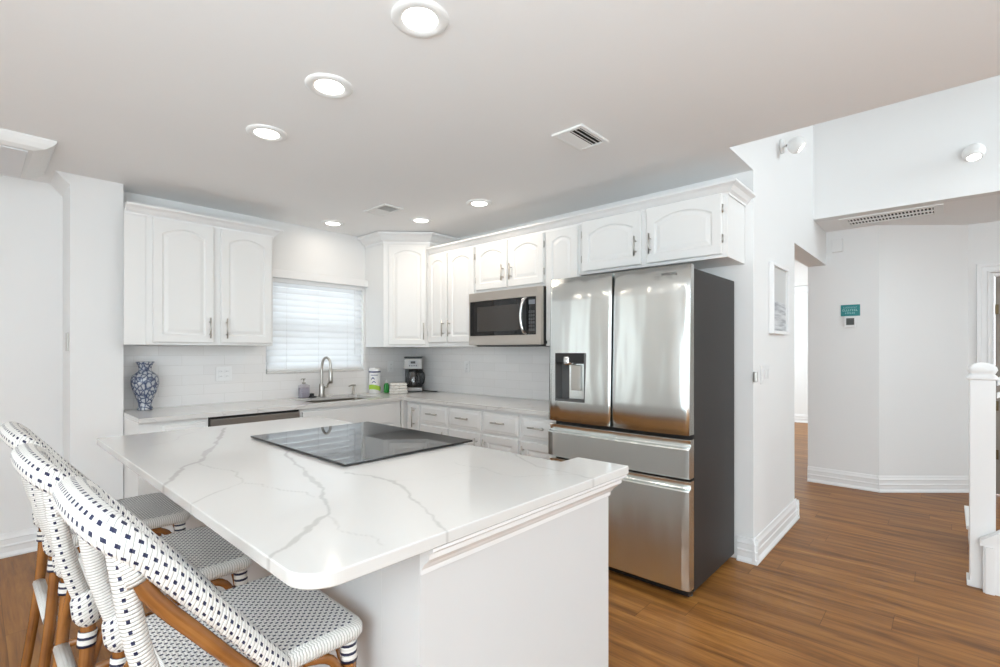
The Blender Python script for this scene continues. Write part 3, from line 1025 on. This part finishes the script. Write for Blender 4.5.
# underside
b.box(IX0+.02, IX1-.002, IY0+.08, IY1-.002, CT-.0305, CT-.0300)
it = b.build('countertop', M['quartz_v'])
tag(it, 'white quartz island worktop with grey veins and rounded near corner', 'countertop')
# close the slab bottom with the outline polygon
b = MB()
r = thing('cooktop', 'flat black glass electric cooktop set in the island worktop', 'cooktop', (-2.108, -2.285, CT))
MB().box(-.325, .325, -.433, .433, .004, .0125, .0022).build('glass_top', M['glass_black'], r)
MB().box(-.31, .31, -.418, .418, .0006, .0038).build('gasket', M['rubber'], r)

# ------------------------------------------------------------------ bar stools
def make_stool():
    r = thing('bar_stool', '', 'bar stool', (0, 0, 0), 0, 'woven rattan bar stools at the island')
    ZS = .662
    # seat
    b = MB()
    def rr2(ix, iy, z, rad):
        return rr_(-.198+ix, .214-ix, -.220+iy, .220-iy, z, rad, 6)
    prof = [(.030, ZS-.046, .02), (.008, ZS-.043, .030), (0, ZS-.032, .036), (0, ZS-.016, .036), (.005, ZS-.006, .034), (.016, ZS-.0005, .03)]
    rings = [rr2(i, i, z, rad) for i, z, rad in prof]
    peri = [0]
    for k in range(1, len(rings[2])+1):
        p, q = rings[2][k-1], rings[2][k % len(rings[2])]
        peri.append(peri[-1]+math.dist(p, q))
    zz = [p[1] for p in prof]
    b.loops(rings, True, True, False, 1, True, lambda a, c: (peri[c], zz[a]))
    # dished woven top
    nxx, nyy = 14, 16
    top = {}
    for i in range(nxx+1):
        for j in range(nyy+1):
            u, v = 2*i/nxx-1, 2*j/nyy-1
            x, y = u*.188, v*.206
            cxr = max(0, abs(x)-(.188-.03)); cyr = max(0, abs(y)-(.206-.03))
            if cxr > 0 and cyr > 0:
                m_ = max(cxr, cyr); h_ = math.hypot(cxr, cyr)
                x = math.copysign(.188-.03+cxr*m_/h_, x); y = math.copysign(.206-.03+cyr*m_/h_, y)
            z = ZS-.0005-.006*(1-u*u)*(1-v*v)
            if abs(u) == 1 or abs(v) == 1: z = ZS-.002
            top[i, j] = b.bm.verts.new((x*1.022+.008, y, z))
    for i in range(nxx):
        for j in range(nyy):
            f = b.bm.faces.new((top[i, j], top[i+1, j], top[i+1, j+1], top[i, j+1])); f.smooth = True
            for lp in f.loops: lp[b.uv].uv = (lp.vert.co.x+1, lp.vert.co.y+1)
    b.build('seat', [M['weave_seat'], M['wrap']], r)
    # woven bulges at the two rear corners, where the posts enter the seat
    for s in (-1, 1):
        b = MB()
        b.tube([(-.205, s*.205, ZS-.055), (-.214, s*.205, ZS-.03), (-.218, s*.206, ZS+.01), (-.222, s*.206, ZS+.035)], [.022, .033, .033, .022], 14, sub=4)
        b.build('corner_wrap', M['weave_rail'], r)
    # back rail and arms: one woven loop
    pts = [(.0, -.212, .640), (-.037, -.217, .690), (-.095, -.221, .768), (-.160, -.223, .850), (-.235, -.220, .945), (-.278, -.205, .992), (-.300, -.172, 1.014), (-.316, -.095, 1.030), (-.320, 0, 1.034)]
    full = pts+[(x, -y, z) for x, y, z in pts[-2::-1]]
    ry = []; rx = []
    for x, y, z in full:
        t = max(0, min(1, (z-.93)/.08))
        ry.append(.0235+.0095*t); rx.append(.0215+.010*t)
    b = MB(); b.tube(full, rx, 20, ry=ry, up=(-.55, 0, 1), sub=7)
    b.build('back_rail', M['weave_rail'], r)
    for s in (-1, 1):
        # bare rattan pole under each arm
        b = MB()
        b.tube([(-.290, s*.198, 1.000), (-.245, s*.214, .893), (-.160, s*.216, .780), (-.085, s*.212, .685), (-.045, s*.205, .640)], .0155, 14, sub=6)
        b.build('arm_pole', M['bamboo'], r)
        b = MB()
        b.tube([(-.262, s*.212, .914), (-.291, s*.199, .998)], [.0190, .0200], 14, sub=4)
        b.build('arm_binding', M['wrap'], r)
        # woven post
        b = MB()
        b.tube([(-.215, s*.205, ZS-.02), (-.243, s*.207, .74), (-.264, s*.208, .83), (-.288, s*.200, .998)], [.019, .020, .020, .019], 16, sub=6)
        for f in b.bm.faces:
            for lp in f.loops: lp[b.uv].uv.y += (-.016 if s > 0 else .016)
        b.build('back_post', M['weave_post'], r)
        # legs
        b = MB(); b.tube([(.176, s*.190, ZS-.035), (.186, s*.199, .30), (.198, s*.208, .001)], [.0175, .017, .016], 12, sub=4)
        b.build('leg', M['bamboo'], r)
        b = MB(); b.tube([(-.225, s*.205, ZS-.01), (-.213, s*.205, ZS-.08), (-.235, s*.208, .30), (-.275, s*.212, .001)], [.0175, .0175, .017, .016], 12, sub=4)
        b.build('leg', M['bamboo'], r)
        # bindings
        b = MB(); b.tube([(.1775, s*.1915, ZS-.098), (.176, s*.190, ZS-.044)], .0205, 12, sub=4); b.build('leg_binding', M['stripe'], r)
        b = MB(); b.tube([(-.2165, s*.2055, ZS-.115), (-.2135, s*.205, ZS-.075)], .0208, 12, sub=4); b.build('leg_binding', M['stripe'], r)
        # side stretcher and arched braces
        b = MB(); b.tube([(.188, s*.202, .27), (-.236, s*.208, .27)], .0135, 10); b.build('side_stretcher', M['bamboo'], r)
        b = MB(); b.tube([(.176, s*.194, .42), (.165, s*.194, .50), (.13, s*.192, .585), (.06, s*.190, ZS-.05)], .0115, 10, sub=5); b.build('brace', M['bamboo'], r)
        b = MB(); b.tube([(-.225, s*.205, .42), (-.205, s*.203, .50), (-.17, s*.198, .585), (-.10, s*.192, ZS-.05)], .0115, 10, sub=5); b.build('brace', M['bamboo'], r)
        b = MB(); b.tube([(.176, s*.192, .42), (.176, s*.180, .50), (.176, s*.145, .585), (.174, s*.07, ZS-.05)], .0115, 10, sub=5); b.build('brace', M['bamboo'], r)
        b = MB(); b.tube([(-.228, s*.205, .42), (-.216, s*.190, .50), (-.205, s*.150, .585), (-.19, s*.07, ZS-.05)], .0115, 10, sub=5); b.build('brace', M['bamboo'], r)
    b = MB(); b.tube([(.190, -.203, .22), (.190, .203, .22)], .016, 12); b.build('footrest', M['bamboo'], r)
    b = MB(); b.tube([(-.228, -.207, .375), (-.228, .207, .375)], .0205, 12); b.build('rear_stretcher', M['wrap'], r)
    return r
st = make_stool()
st['label'] = 'nearest bar stool with woven white and navy seat, at the rounded island corner'
st.location = (-2.885, -3.03, 0)
for lab, x, y, a in (('second bar stool from the camera, the middle one of the three along the island', -2.922, -2.42, 0.0),
                     ('farthest bar stool of the three, nearest the white pier wall', -2.928, -1.76, 0.0)):
    c = copy_tree(st); c['label'] = lab
    c.location = (x, y, 0); c.rotation_euler.z = a

# ------------------------------------------------------------------ window blind
r = thing('window_blind', 'white horizontal slat blind lowered in the kitchen window', 'blind', (0, 0, 0))
MB().box(WX0-.03, WX1+.035, -.052, -.012, 1.975, 2.045, .006).build('valance', M['trim'], r)
MB().box(WX0+.01, WX1-.01, -.008, .05, 1.94, 1.985).build('head_rail', M['trim'], r)
zb0 = 1.205
ns = 14
ta = math.radians(62)
for i in range(ns):
    z = zb0+(1.93-zb0)*i/(ns-1)
    b = MB()
    rings = []
    for k in range(5):
        t = k/4-.5
        cv = .008*(1-4*t*t)
        yy, zz = .022+t*.062*math.cos(ta), z-t*.064*math.sin(ta)*-1
        rings.append([(x, yy-cv*math.sin(ta), zz+cv*math.cos(ta)) for x in (WX0+.012, WX1-.012)])
    R = [[q[0] for q in rings]+[(q[0][0], q[0][1]+.0012, q[0][2]+.0024) for q in rings[::-1]], [q[1] for q in rings]+[(q[1][0], q[1][1]+.0012, q[1][2]+.0024) for q in rings[::-1]]]
    b.loops(R)
    b.build('slat', M['slat'], r)
MB().box(WX0+.012, WX1-.012, .000, .045, WZ0+.026, WZ0+.044, .003).build('bottom_rail', M['trim'], r)
for x in (WX0+.18, (WX0+WX1)/2, WX1-.18):
    MB().tube([(x, -.006, WZ0+.04), (x, -.006, 1.95)], .0013, 6).build('ladder_cord', M['trim'], r)
MB().tube([(WX1-.10, -.012, 1.30), (WX1-.10, -.010, 1.95)], .003, 6).build('tilt_wand', M['trim'], r)

# ------------------------------------------------------------------ counter objects
r = MB()
pr = [(.052, 0), (.056, .004), (.054, .014), (.046, .03), (.048, .05), (.066, .09), (.086, .135), (.097, .175), (.098, .205), (.088, .235), (.064, .252), (.048, .262), (.044, .275), (.047, .295), (.058, .315), (.066, .325), (.064, .328), (.054, .318), (.040, .29), (.038, .27)]
r.lathe(pr, seg=36)
v = r.build('vase', M['vase']); v.location = (-2.502, -.108, CT+.0008); v.scale = (.86, .86, 1.05)
tag(v, 'blue and white floral porcelain vase at the left end of the counter', 'vase')
# faucet
r = thing('faucet', 'brushed nickel gooseneck faucet with pull-down spray head behind the sink', 'faucet', (-1.15, -.085, CT))
MB().lathe([(.034, .0008), (.034, .006), (.029, .014), (.026, .05), (.024, .10), (.021, .12)], seg=20).build('body', M['nickel'], r)
b = MB()
b.tube([(0, 0, .10), (0, 0, .20), (0, 0, .27), (.006, -.014, .335), (.022, -.042, .362), (.038, -.072, .336), (.043, -.082, .285), (.043, -.083, .255)], .0115, 12, sub=6)
b.build('neck', M['nickel'], r)
MB().tube([(.043, -.083, .26), (.043, -.084, .22), (.043, -.085, .15), (.043, -.085, .125)], [.0135, .018, .019, .016], 14).build('spray_head', M['nickel'], r)
b = MB(); b.tube([(.022, -.004, .085), (.055, -.01, .095)], .011, 10); b.tube([(.05, -.01, .095), (.062, -.012, .14), (.066, -.014, .185)], [.007, .006, .005], 10)
b.build('lever', M['nickel'], r)
r = thing('soap_dispenser', 'small nickel soap dispenser pump set in the counter right of the faucet', 'soap dispenser', (-.825, -.085, CT))
MB().lathe([(.022, .0008), (.022, .005), (.013, .012), (.011, .055), (.008, .06), (.008, .085)], seg=16).build('base', M['nickel'], r)
MB().tube([(0.02, .004, .088), (-.02, -.012, .092), (-.065, -.03, .084)], [.011, .0085, .006], 10, sub=3).build('spout', M['nickel'], r)
r = thing('soap_bottle', 'clear soap bottle with lavender liquid and metal pump left of the faucet', 'soap bottle', (-1.315, -.075, CT))
b = MB(); b.loops([rr_(-.045, .045, -.03, .03, z, q) for z, q in ((.001, .012), (.006, .014), (.10, .014), (.112, .012))]+[rr_(-.018, .018, -.018, .018, .125, .0175)])
b.build('bottle', M['bottle_glass'], r)
b = MB(); b.loops([rr_(-.041, .041, -.026, .026, z, .011) for z in (.005, .092)]); b.build('liquid', plain('lavender_soap', (.46, .44, .50), .25), r)
MB().lathe([(.016, .126), (.016, .142), (.006, .144), (.006, .165), (.014, .168), (.014, .178)], seg=14).build('pump', M['nickel'], r)
MB().tube([(.0, 0, .173), (-.02, -.01, .174), (-.034, -.018, .168)], [.006, .005, .004], 8).build('nozzle', M['nickel'], r)
o = MB().lathe([(.04, .0008), (.043, .006), (.036, .012), (.02, .015), (.018, .03), (.022, .034), (.012, .038)], seg=20).build('sink_stopper', M['black'])
o.location = (-1.245, -.085, CT); tag(o, 'black rubber sink stopper lying between soap bottle and faucet', 'sink stopper')
# wipes canister
r = thing('wipes_canister', 'white wipes canister with navy rim and green lower band, right of the window', 'canister', (-.585, -.085, CT))
RB = .056
MB().lathe([(RB-.002, .0008), (RB, .004), (RB, .205), (RB-.002, .207)], seg=28).build('body', plain('canister_white', (.80, .80, .80), .35), r)
MB().lathe([(RB+.002, .207), (RB+.002, .218)], seg=28).build('rim', plain('canister_navy', (.02, .03, .16), .35), r)
MB().lathe([(RB, .218), (RB+.001, .222), (RB, .245), (RB-.012, .252), (.012, .254), (.010, .262)], seg=28).build('lid', M['plate'], r)
def wrapband(name, a0, a1, z0, z1, col, zoff=None, n=14):
    b = MB(); f0, f1 = [], []
    for i in range(n+1):
        a = math.radians(a0+(a1-a0)*i/n); e = zoff(i/n) if zoff else 0
        f0.append((math.cos(a), math.sin(a), z0+e)); f1.append((math.cos(a), math.sin(a), z1+e))
    q0, q1 = RB+.0003, RB+.0009
    b.loops([[(x*q1, y*q1, z) for x, y, z in f0], [(x*q1, y*q1, z) for x, y, z in f1], [(x*q0, y*q0, z) for x, y, z in f1], [(x*q0, y*q0, z) for x, y, z in f0], ], closed=False)
    return b.build(name, plain('label_'+name+str(int(a0)), col, .4), r)
wrapband('green_band', 150, 340, .030, .075, (.36, .58, .05), lambda t: .012*math.sin(t*5))
wrapband('blue_stripe', 195, 270, .178, .184, (.03, .06, .22))
wrapband('blue_swirl', 200, 235, .130, .142, (.03, .06, .22), lambda t: .018*math.sin(t*3))
wrapband('blue_swirl', 208, 246, .098, .108, (.03, .06, .22), lambda t: .014*math.sin(t*3))
r = thing('green_bottle', 'small green dish soap bottle with white cap beside the wipes canister', 'bottle', (-.490, -.150, CT))
b = MB(); b.loops([rr_(-.026*k, .026*k, -.017*k, .017*k, z, .012*k) for z, k in ((.001, .9), (.006, 1), (.07, 1), (.088, .8), (.098, .5))], smooth=True)
b.build('bottle', plain('green_soap', (.03, .26, .05), .2, coat=.3), r)
MB().lathe([(.010, .098), (.010, .118), (.006, .122), (.005, .132)], seg=14).build('cap', M['plate'], r)
# folded towels
def towel(label, z, ang, sc):
    b = MB()
    def ring(x, y, zz, r_): return rr_(-x, x, -y, y, zz, r_, 4)
    w_, d_ = .088*sc, .055*sc
    for k in range(2):
        z0 = k*.026
        b.loops([ring(w_-.012, d_-.012, z0+.001, .01), ring(w_, d_, z0+.007, .018), ring(w_, d_, z0+.018, .018), ring(w_-.012, d_-.012, z0+.0255, .01)], smooth=True)
    m, nt, bb = mat('towel_'+str(z))
    c = coord(nt); n1 = noise(nt, c, 70, 2); n2 = noise(nt, c, 400, 2)
    L(nt, ramp(nt, n1.outputs[0], [(.42, (.80, .78, .75)), (.58, (.78, .76, .72)), (.70, (.60, .53, .49))]), bb.inputs['Base Color'])
    bb.inputs['Roughness'].default_value = .95
    bump(nt, bb, n2.outputs[0], .8, .004)
    o = b.build('folded_towel', m); o.location = (-.47, -.33, CT+z); o.rotation_euler.z = ang
    return tag(o, label, 'towel', 'folded kitchen towels')
towel('lower folded cream kitchen towel on the counter before the coffee maker', .0008, -.7, 1.0)
towel('upper folded cream kitchen towel, on top of the other towel', .0535, -.62, .93)
# coffee maker
r = thing('coffee_maker', 'black and steel drip coffee maker standing in the counter corner', 'coffee maker', (-.19, -.205, CT), -.72)
b = MB(); b.box(-.092, .092, -.11, .10, .001, .045, .006); b.box(-.092, .092, .03, .10, .045, .24, .004); b.box(-.092, .092, -.10, .10, .345, .362, .006)
b.build('body', M['black'], r)
M['coffee_steel'] = plain('coffee_steel', (.34, .33, .32), .38, .35)
MB().box(-.094, .094, -.112, -.02, .012, .046, .004).build('base_band', M['coffee_steel'], r)
MB().box(-.092, .092, -.105, .10, .235, .345, .008).build('brew_head', M['coffee_steel'], r)
MB().box(-.05, .05, -.108, -.1055, .255, .325, .0008, seg=1).build('control_panel', plain('coffee_panel', (.33, .33, .34), .3), r)
MB().box(-.024, .024, -.1095, -.1085, .292, .316).build('clock_display', M['black'], r)
for i in range(4):
    MB().lathe([(.006, .108), (.006, .111)], -.033+.022*i, 0, .270, 12, axis='y').build('button', M['black'], r)
MB().lathe([(.055, .047), (.066, .055), (.070, .10), (.066, .15), (.052, .19), (.050, .21)], 0, -.035, 0, 24, caps=False).build('carafe', M['carafe_glass'], r)
MB().lathe([(.053, .205), (.055, .212), (.055, .228), (.02, .233)], 0, -.035, 0, 24).build('carafe_lid', M['black'], r)
MB().tube([(.052, -.06, .205), (.100, -.085, .20), (.112, -.09, .15), (.098, -.083, .09), (.066, -.065, .075)], .010, 10, ry=.014, up=(0, 1, 0), sub=5).build('carafe_handle', M['black'], r)
MB().box(-.080, .080, -.045, .029, .046, .0465).build('hot_plate', M['rubber'], r)
o = MB().tube([(-.125, -.29, CT+.006), (-.11, -.33, CT+.0055), (-.10, -.40, CT+.0055), (-.075, -.44, CT+.0055), (-.05, -.42, CT+.0055)], .0045, 8, sub=5).build('power_cord', M['black'])
tag(o, 'black power cord curled on the counter right of the coffee maker', 'cord')

# ------------------------------------------------------------------ wall plates
def outlet(label, loc, rz, gangs=1, kind='outlet', h=.115):
    r = thing('light_switch' if kind == 'switch' else 'wall_outlet', label, 'light switch' if kind == 'switch' else 'outlet', loc, rz, 'white wall plates')
    wd = .072+.046*(gangs-1)
    MB().box(-wd/2, wd/2, -.006, -.0005, -h/2, h/2, .002).build('plate', M['plate'], r)
    for g in range(gangs):
        x = (g-(gangs-1)/2)*.046
        if kind == 'switch':
            MB().box(x-.0165, x+.0165, -.0095, -.006, -.033, .033, .001).build('rocker', M['plate'], r)
        else:
            for z in (-.02, .02):
                q = MB().box(x-.0165, x+.0165, -.0075, -.006, z-.014, z+.014, .002).build('socket', M['plate'], r)
                for s in (-1, 1):
                    MB().box(x+s*.006-.001, x+s*.006+.001, -.0078, -.0076, z-.004, z+.006).build('slot', M['rubber'], q)
    return r
outlet('double white outlet on the tile between the vase and the window', (-1.955, -.011, 1.15), 0, 2)
outlet('white outlet on the tile above the green bottle, right of the window', (-.345, -.011, 1.172), 0, 1)
outlet('faint white outlet on the tile below the tall cabinet, right of the coffee maker', (-.011, -.83, 1.18), R90, 1)
outlet('wide white light switch plate on the wall below the framed picture', (.255, YW-.0005, 1.18), 0, 4, 'switch', .125)
o = MB().box(-.016, .014, YW-.022, YW-.001, 1.14, 1.205, .004).build('wall_sensor', M['nickel'])
tag(o, 'small grey metal box on the wall corner beside the refrigerator', 'sensor')
o = MB().box(-2.9225, -2.9165, -.13, -.03, 1.335, 1.455, .002).build('latch_plate', M['nickel'])
tag(o, 'small metal latch plate on the edge of the left pier wall', 'latch')

# picture
r = thing('framed_picture', 'white framed seascape drawing on the bright wall beside the hall opening', 'picture', (.578, YW-.001, 1.70))
pw, ph = .44, .49
b = MB()
for x0, x1, z0, z1 in ((-pw/2, pw/2, ph/2-.022, ph/2), (-pw/2, pw/2, -ph/2, -ph/2+.022), (-pw/2, -pw/2+.022, -ph/2+.022, ph/2-.022), (pw/2-.022, pw/2, -ph/2+.022, ph/2-.022)):
    b.box(x0, x1, -.03, -.0005, z0, z1, .002)
b.build('frame', M['trim'], r)
m, nt, bb = mat('sea_drawing')
c = coord(nt); sp = N(nt, 'ShaderNodeSeparateXYZ'); L(nt, c, sp.inputs[0])
cb = N(nt, 'ShaderNodeCombineXYZ'); L(nt, math_(nt, 'MULTIPLY', sp.outputs[0], 3), cb.inputs[0]); L(nt, math_(nt, 'MULTIPLY', sp.outputs[2], 34), cb.inputs[1])
nz = noise(nt, cb.outputs[0], 1.0, 4, .6)
sea = ramp(nt, nz.outputs[0], [(.32, (.16, .17, .19)), (.46, (.42, .43, .45)), (.6, (.62, .63, .64))])
k = math_(nt, 'LESS_THAN', sp.outputs[2], -.015)
L(nt, mix(nt, k, (.56, .56, .55), sea), bb.inputs['Base Color'])
bb.inputs['Roughness'].default_value = .3
MB().box(-pw/2+.022, pw/2-.022, -.012, -.004, -ph/2+.022, ph/2-.022).build('print', m, r)

# thermostat, sign, chime on the hall wall (face -X)
r = thing('thermostat', 'small white thermostat with dark screen under the teal sign', 'thermostat', (2.499, -3.620, 1.62), R90)
MB().box(-.048, .048, -.022, -.001, -.052, .050, .004).build('body', M['plate'], r)
MB().box(-.032, .032, -.0235, -.0222, -.030, .036).build('screen', plain('thermostat_screen', (.055, .06, .055), .25), r)
r = thing('wall_sign', 'small teal sign with pale lettering above the thermostat', 'sign', (2.499, -3.619, 1.733), R90)
MB().box(-.077, .077, -.006, -.001, -.055, .055, .001, seg=1).build('board', plain('sign_teal', (.01, .21, .22), .4), r)
b = MB()
for z, n, hh, w0 in ((.028, 9, .012, .11), (.002, 8, .020, .124), (-.026, 6, .014, .082)):
    x = -w0/2
    for i in range(n):
        wl = w0/n
        cw = wl*random.uniform(.55, .8)
        kk = random.random()
        b.box(x, x+wl*.22, -.0068, -.0061, z-hh/2, z+hh/2)
        if kk > .3: b.box(x+wl*.22, x+cw, -.0068, -.0061, z+hh*.28, z+hh/2)
        if kk < .75: b.box(x+wl*.22, x+cw, -.0068, -.0061, z-hh/2, z-hh*.28)
        x += wl
b.build('lettering', plain('sign_pale', (.35, .62, .62), .4), r)
o = MB().box(2.462, 2.499, -3.562, -3.474, 2.315, 2.445, .006).build('door_chime', M['plate'])
tag(o, 'white door chime box high on the wall near the hall ceiling vent', 'door chime')

# ------------------------------------------------------------------ vents
def vent(name, label, x0, x1, y0, y1, z, n, along, fr=.022, gap=.5, tilt=.5, dark=True, cross=0):
    r = thing(name, label, 'vent', ((x0+x1)/2, (y0+y1)/2, z), 0, 'ceiling vents')
    hx, hy = (x1-x0)/2, (y1-y0)/2
    b = MB()
    for a in ((-hx, hx, -hy, -hy+fr), (-hx, hx, hy-fr, hy), (-hx, -hx+fr, -hy+fr, hy-fr), (hx-fr, hx, -hy+fr, hy-fr)):
        b.box(*a, -.012, -.0008, .003)
    b.build('frame', M['lamp_white'], r)
    MB().box(-hx+fr, hx-fr, -hy+fr, hy-fr, -.0028, -.0008).build('backing', M['dark'] if dark else plain('grille_backing', (.30, .29, .28), .6), r)
    L0 = (2*hy if along == 'x' else 2*hx)-2*fr
    for i in range(n):
        t = -L0/2+L0*(i+.5)/n
        hw = L0/n*gap/2
        sg = 1 if i < n/2 else -1
        zz = -.004; dz = hw*tilt*sg
        if along == 'x':
            pr_ = [(t-hw, zz-dz-.004), (t+hw, zz+dz-.004), (t+hw, zz+dz-.0028), (t-hw, zz-dz-.0028)]
            MB().prism(pr_, 'x', -hx+fr, hx-fr).build('slat', M['lamp_white'], r)
        else:
            pr_ = [(t-hw, zz-dz-.004), (t+hw, zz+dz-.004), (t+hw, zz+dz-.0028), (t-hw, zz-dz-.0028)]
            MB().prism(pr_, 'y', -hy+fr, hy-fr).build('slat', M['lamp_white'], r)
    for k in range(cross):
        t = -hx+fr+(2*hx-2*fr)*(k+1)/(cross+1)
        MB().box(t-.008, t+.008, -hy+fr, hy-fr, -.013, -.003).build('divider', M['lamp_white'], r)
    return r
vent('ceiling_vent', 'white louvred ceiling vent with dark slots above the island', -1.272, -1.003, -2.975, -2.787, H, 6, 'x', gap=.72, tilt=.5)
vent('ceiling_vent', 'flat pale ceiling grille between the lights near the corner cabinet', -1.182, -.998, -1.135, -.835, H, 12, 'x', gap=.70, tilt=.2, dark=False)
vent('ceiling_vent', 'long narrow ceiling vent with square dark holes in the hall', 1.985, 2.350, -4.292, -3.59, HH, 24, 'x', fr=.06, gap=.45, tilt=.1, cross=1)

# ------------------------------------------------------------------ recessed lights
lens = emit('led_lens', (1.0, .97, .92), 9)
def can(label, x, y, power=3.4):
    r = thing('recessed_light', label, 'ceiling light', (x, y, H), 0, 'recessed ceiling lights')
    MB().lathe([(.098, -.0008), (.098, -.005), (.090, -.011), (.072, -.012), (.060, -.006)], seg=36, caps=False).build('trim_ring', M['lamp_white'], r)
    MB().lathe([(.001, -.003), (.061, -.003), (.060, -.0065), (.03, -.0085), (.001, -.009)], seg=36).build('lens', lens, r)
    l = bpy.data.lights.new('downlight', 'AREA'); l.shape = 'DISK'; l.size = .11; l.energy = power; l.color = (1, .87, .73)
    o = bpy.data.objects.new('downlight', l); COL.objects.link(o); o.parent = r; o.location = (0, 0, -.014)
    return r
can('nearest recessed ceiling light, largest in view above the island front', -2.304, -2.993, 1.2)
can('second recessed ceiling light of the row above the island, between two others', -2.302, -2.368, 1.2)
can('third recessed light of the island row, toward the left wall cabinet', -2.298, -1.709, 1.2)
can('recessed ceiling light close to the wall above the window', -1.158, -.303, .9)
can('recessed ceiling light beside the flat grille, before the corner cabinet', -.688, -.957)
can('recessed ceiling light in front of the cabinets over the microwave', -.690, -1.672)
# surface-mounted fixture on the dining ceiling
r = thing('ceiling_fixture', 'white box-shaped ceiling fixture, unlit, at the far left', 'ceiling light', (-3.64, -.42, H))
b = MB()
def rc4(x, y, z): return [(-x, -y, z), (x, -y, z), (x, y, z), (-x, y, z)]
b.loops([rc4(.61, .35, -.0008), rc4(.61, .35, -.010), rc4(.595, .34, -.030), rc4(.565, .325, -.052), rc4(.52, .30, -.066)])
b.build('housing', M['lamp_white'], r)
MB().box(-.50, .50, -.28, .28, -.074, -.0665, .003).build('lens_panel', plain('fixture_lens', (.72, .72, .73), .5), r)

# wall spot lamps in the tall space
def spot(label, base_loc, base_axis, ball, rad, aim, power):
    r = thing('wall_spotlight', label, 'wall lamp', base_loc, 0, 'white globe wall spotlights')
    bl = Vector(ball)-Vector(base_loc)
    MB().lathe([(.052, .001), (.052, .014), (.046, .020), (.012, .022), (.010, .04)], seg=28, axis=base_axis).build('wall_mount', M['lamp_white'], r)
    a = Vector((0, -.035, 0)) if base_axis == 'y' else Vector((-.035, 0, 0))
    MB().tube([a, bl*.75+a*.2, bl], .008, 10).build('arm', M['nickel'], r)
    d = Vector(aim).normalized()
    q = d.to_track_quat('Z', 'Y').to_matrix()
    pr_ = []
    for i in range(17):
        t = PI*(1-i/16*.76)
        pr_.append((math.sin(t)*rad, math.cos(t)*rad))
    e = pr_[-1]
    pr_ += [(e[0]-.004, e[1]-.001), (e[0]-.006, e[1]-.012)]
    b = MB(); b.lathe(pr_, seg=28)
    for v in b.bm.verts: v.co = q @ v.co+bl
    b.build('globe', M['lamp_white'], r)
    b = MB(); b.lathe([(.001, e[1]-.012), (e[0]-.007, e[1]-.011), (e[0]-.008, e[1]-.006), (.001, e[1]+.002)], seg=28)
    for v in b.bm.verts: v.co = q @ v.co+bl
    b.build('lens', lens, r)
    l = bpy.data.lights.new('spot_beam', 'SPOT'); l.energy = power; l.spot_size = 1.9; l.spot_blend = .8; l.shadow_soft_size = .03; l.color = (1, .97, .93)
    o = bpy.data.objects.new('spot_beam', l); COL.objects.link(o); o.parent = r
    o.location = bl+d*(rad+.012); o.rotation_euler = d.to_track_quat('-Z', 'Y').to_euler()
    return r
spot('left white globe wall spotlight above the framed picture', (.690, YW, 2.835), 'y', (.615, -3.535, 2.79), .058, (.15, -.9, -.75), 8)
spot('right white globe wall spotlight on the upper wall over the hall vent', (1.86, -4.466, 2.858), 'x', (1.735, -4.461, 2.815), .066, (-.42, -.05, -1), 12)

# ------------------------------------------------------------------ stair newel
r = thing('stair_newel', 'white square stair newel post with rounded cap and sloping handrail at right', 'newel post', (.56, -4.462, 0))
MB().box(-.058, .058, -.052, .052, .001, 1.195, .003).build('post', M['trim'], r)
b = MB(); b.box(-.0575, .072, -.064, .064, .001, .035, .004); b.build('base_block', M['trim'], r)
b = MB()
def sq(h, z): return rr_(-h, h, -h, h, z, h*.35, 4)
b.loops([sq(.063, 1.172), sq(.066, 1.182), sq(.058, 1.196), sq(.050, 1.203), sq(.056, 1.214), sq(.062, 1.228), sq(.058, 1.244), sq(.044, 1.258), sq(.022, 1.268), sq(.004, 1.271)], smooth=True)
b.build('cap', M['trim'], r)
b = MB()
hr = [(-.03, 0), (.03, 0), (.034, .014), (.026, .034), (0, .044), (-.026, .034), (-.034, .014)]
b.loops([[(x, -.059, 1.14+z) for x, z in hr], [(x, -1.6, 2.10+z) for x, z in hr]])
b.build('handrail', M['trim'], r)
b = MB(); b.loops([[(x, -.059, 1.07+z) for x, z in ((-.02, 0), (.02, 0), (.02, .03), (-.02, .03))], [(x, -1.6, 2.03+z) for x, z in ((-.02, 0), (.02, 0), (.02, .03), (-.02, .03))]])
b.build('lower_rail', M['trim'], r)
r = thing('stair_stringer', 'white stair curb with capped sloping top in front of the newel post', 'stair stringer', (.475, -4.462, 0))
b = MB(); b.prism([(0, .001), (-1.6, .001), (-1.6, 1.61), (0, .265)], 'x', -.022, .022); b.build('panel', M['trim'], r)
b = MB(); b.loops([[(x, y, z) for x, z in ((-.045, z0), (.0225, z0), (.0225, z0+.03), (-.045, z0+.03))] for y, z0 in ((.012, .256), (-1.6, 1.612))]); b.build('cap', M['trim'], r)
b = MB(); b.box(-.034, -.0225, -.045, -.008, .001, .255, .002); b.build('edge_batten', M['trim'], r)
# short curb wall behind the newel on its far side
r = thing('stair_curb', 'low white curb trim on the far side of the newel post', 'stair trim', (1.0, -4.475, 0))
MB().box(-.03, .5, -.03, .05, .001, .20, .004).build('block', M['trim'], r)
MB().box(-.05, .51, -.04, .07, .201, .225, .004).build('cap', M['trim'], r)
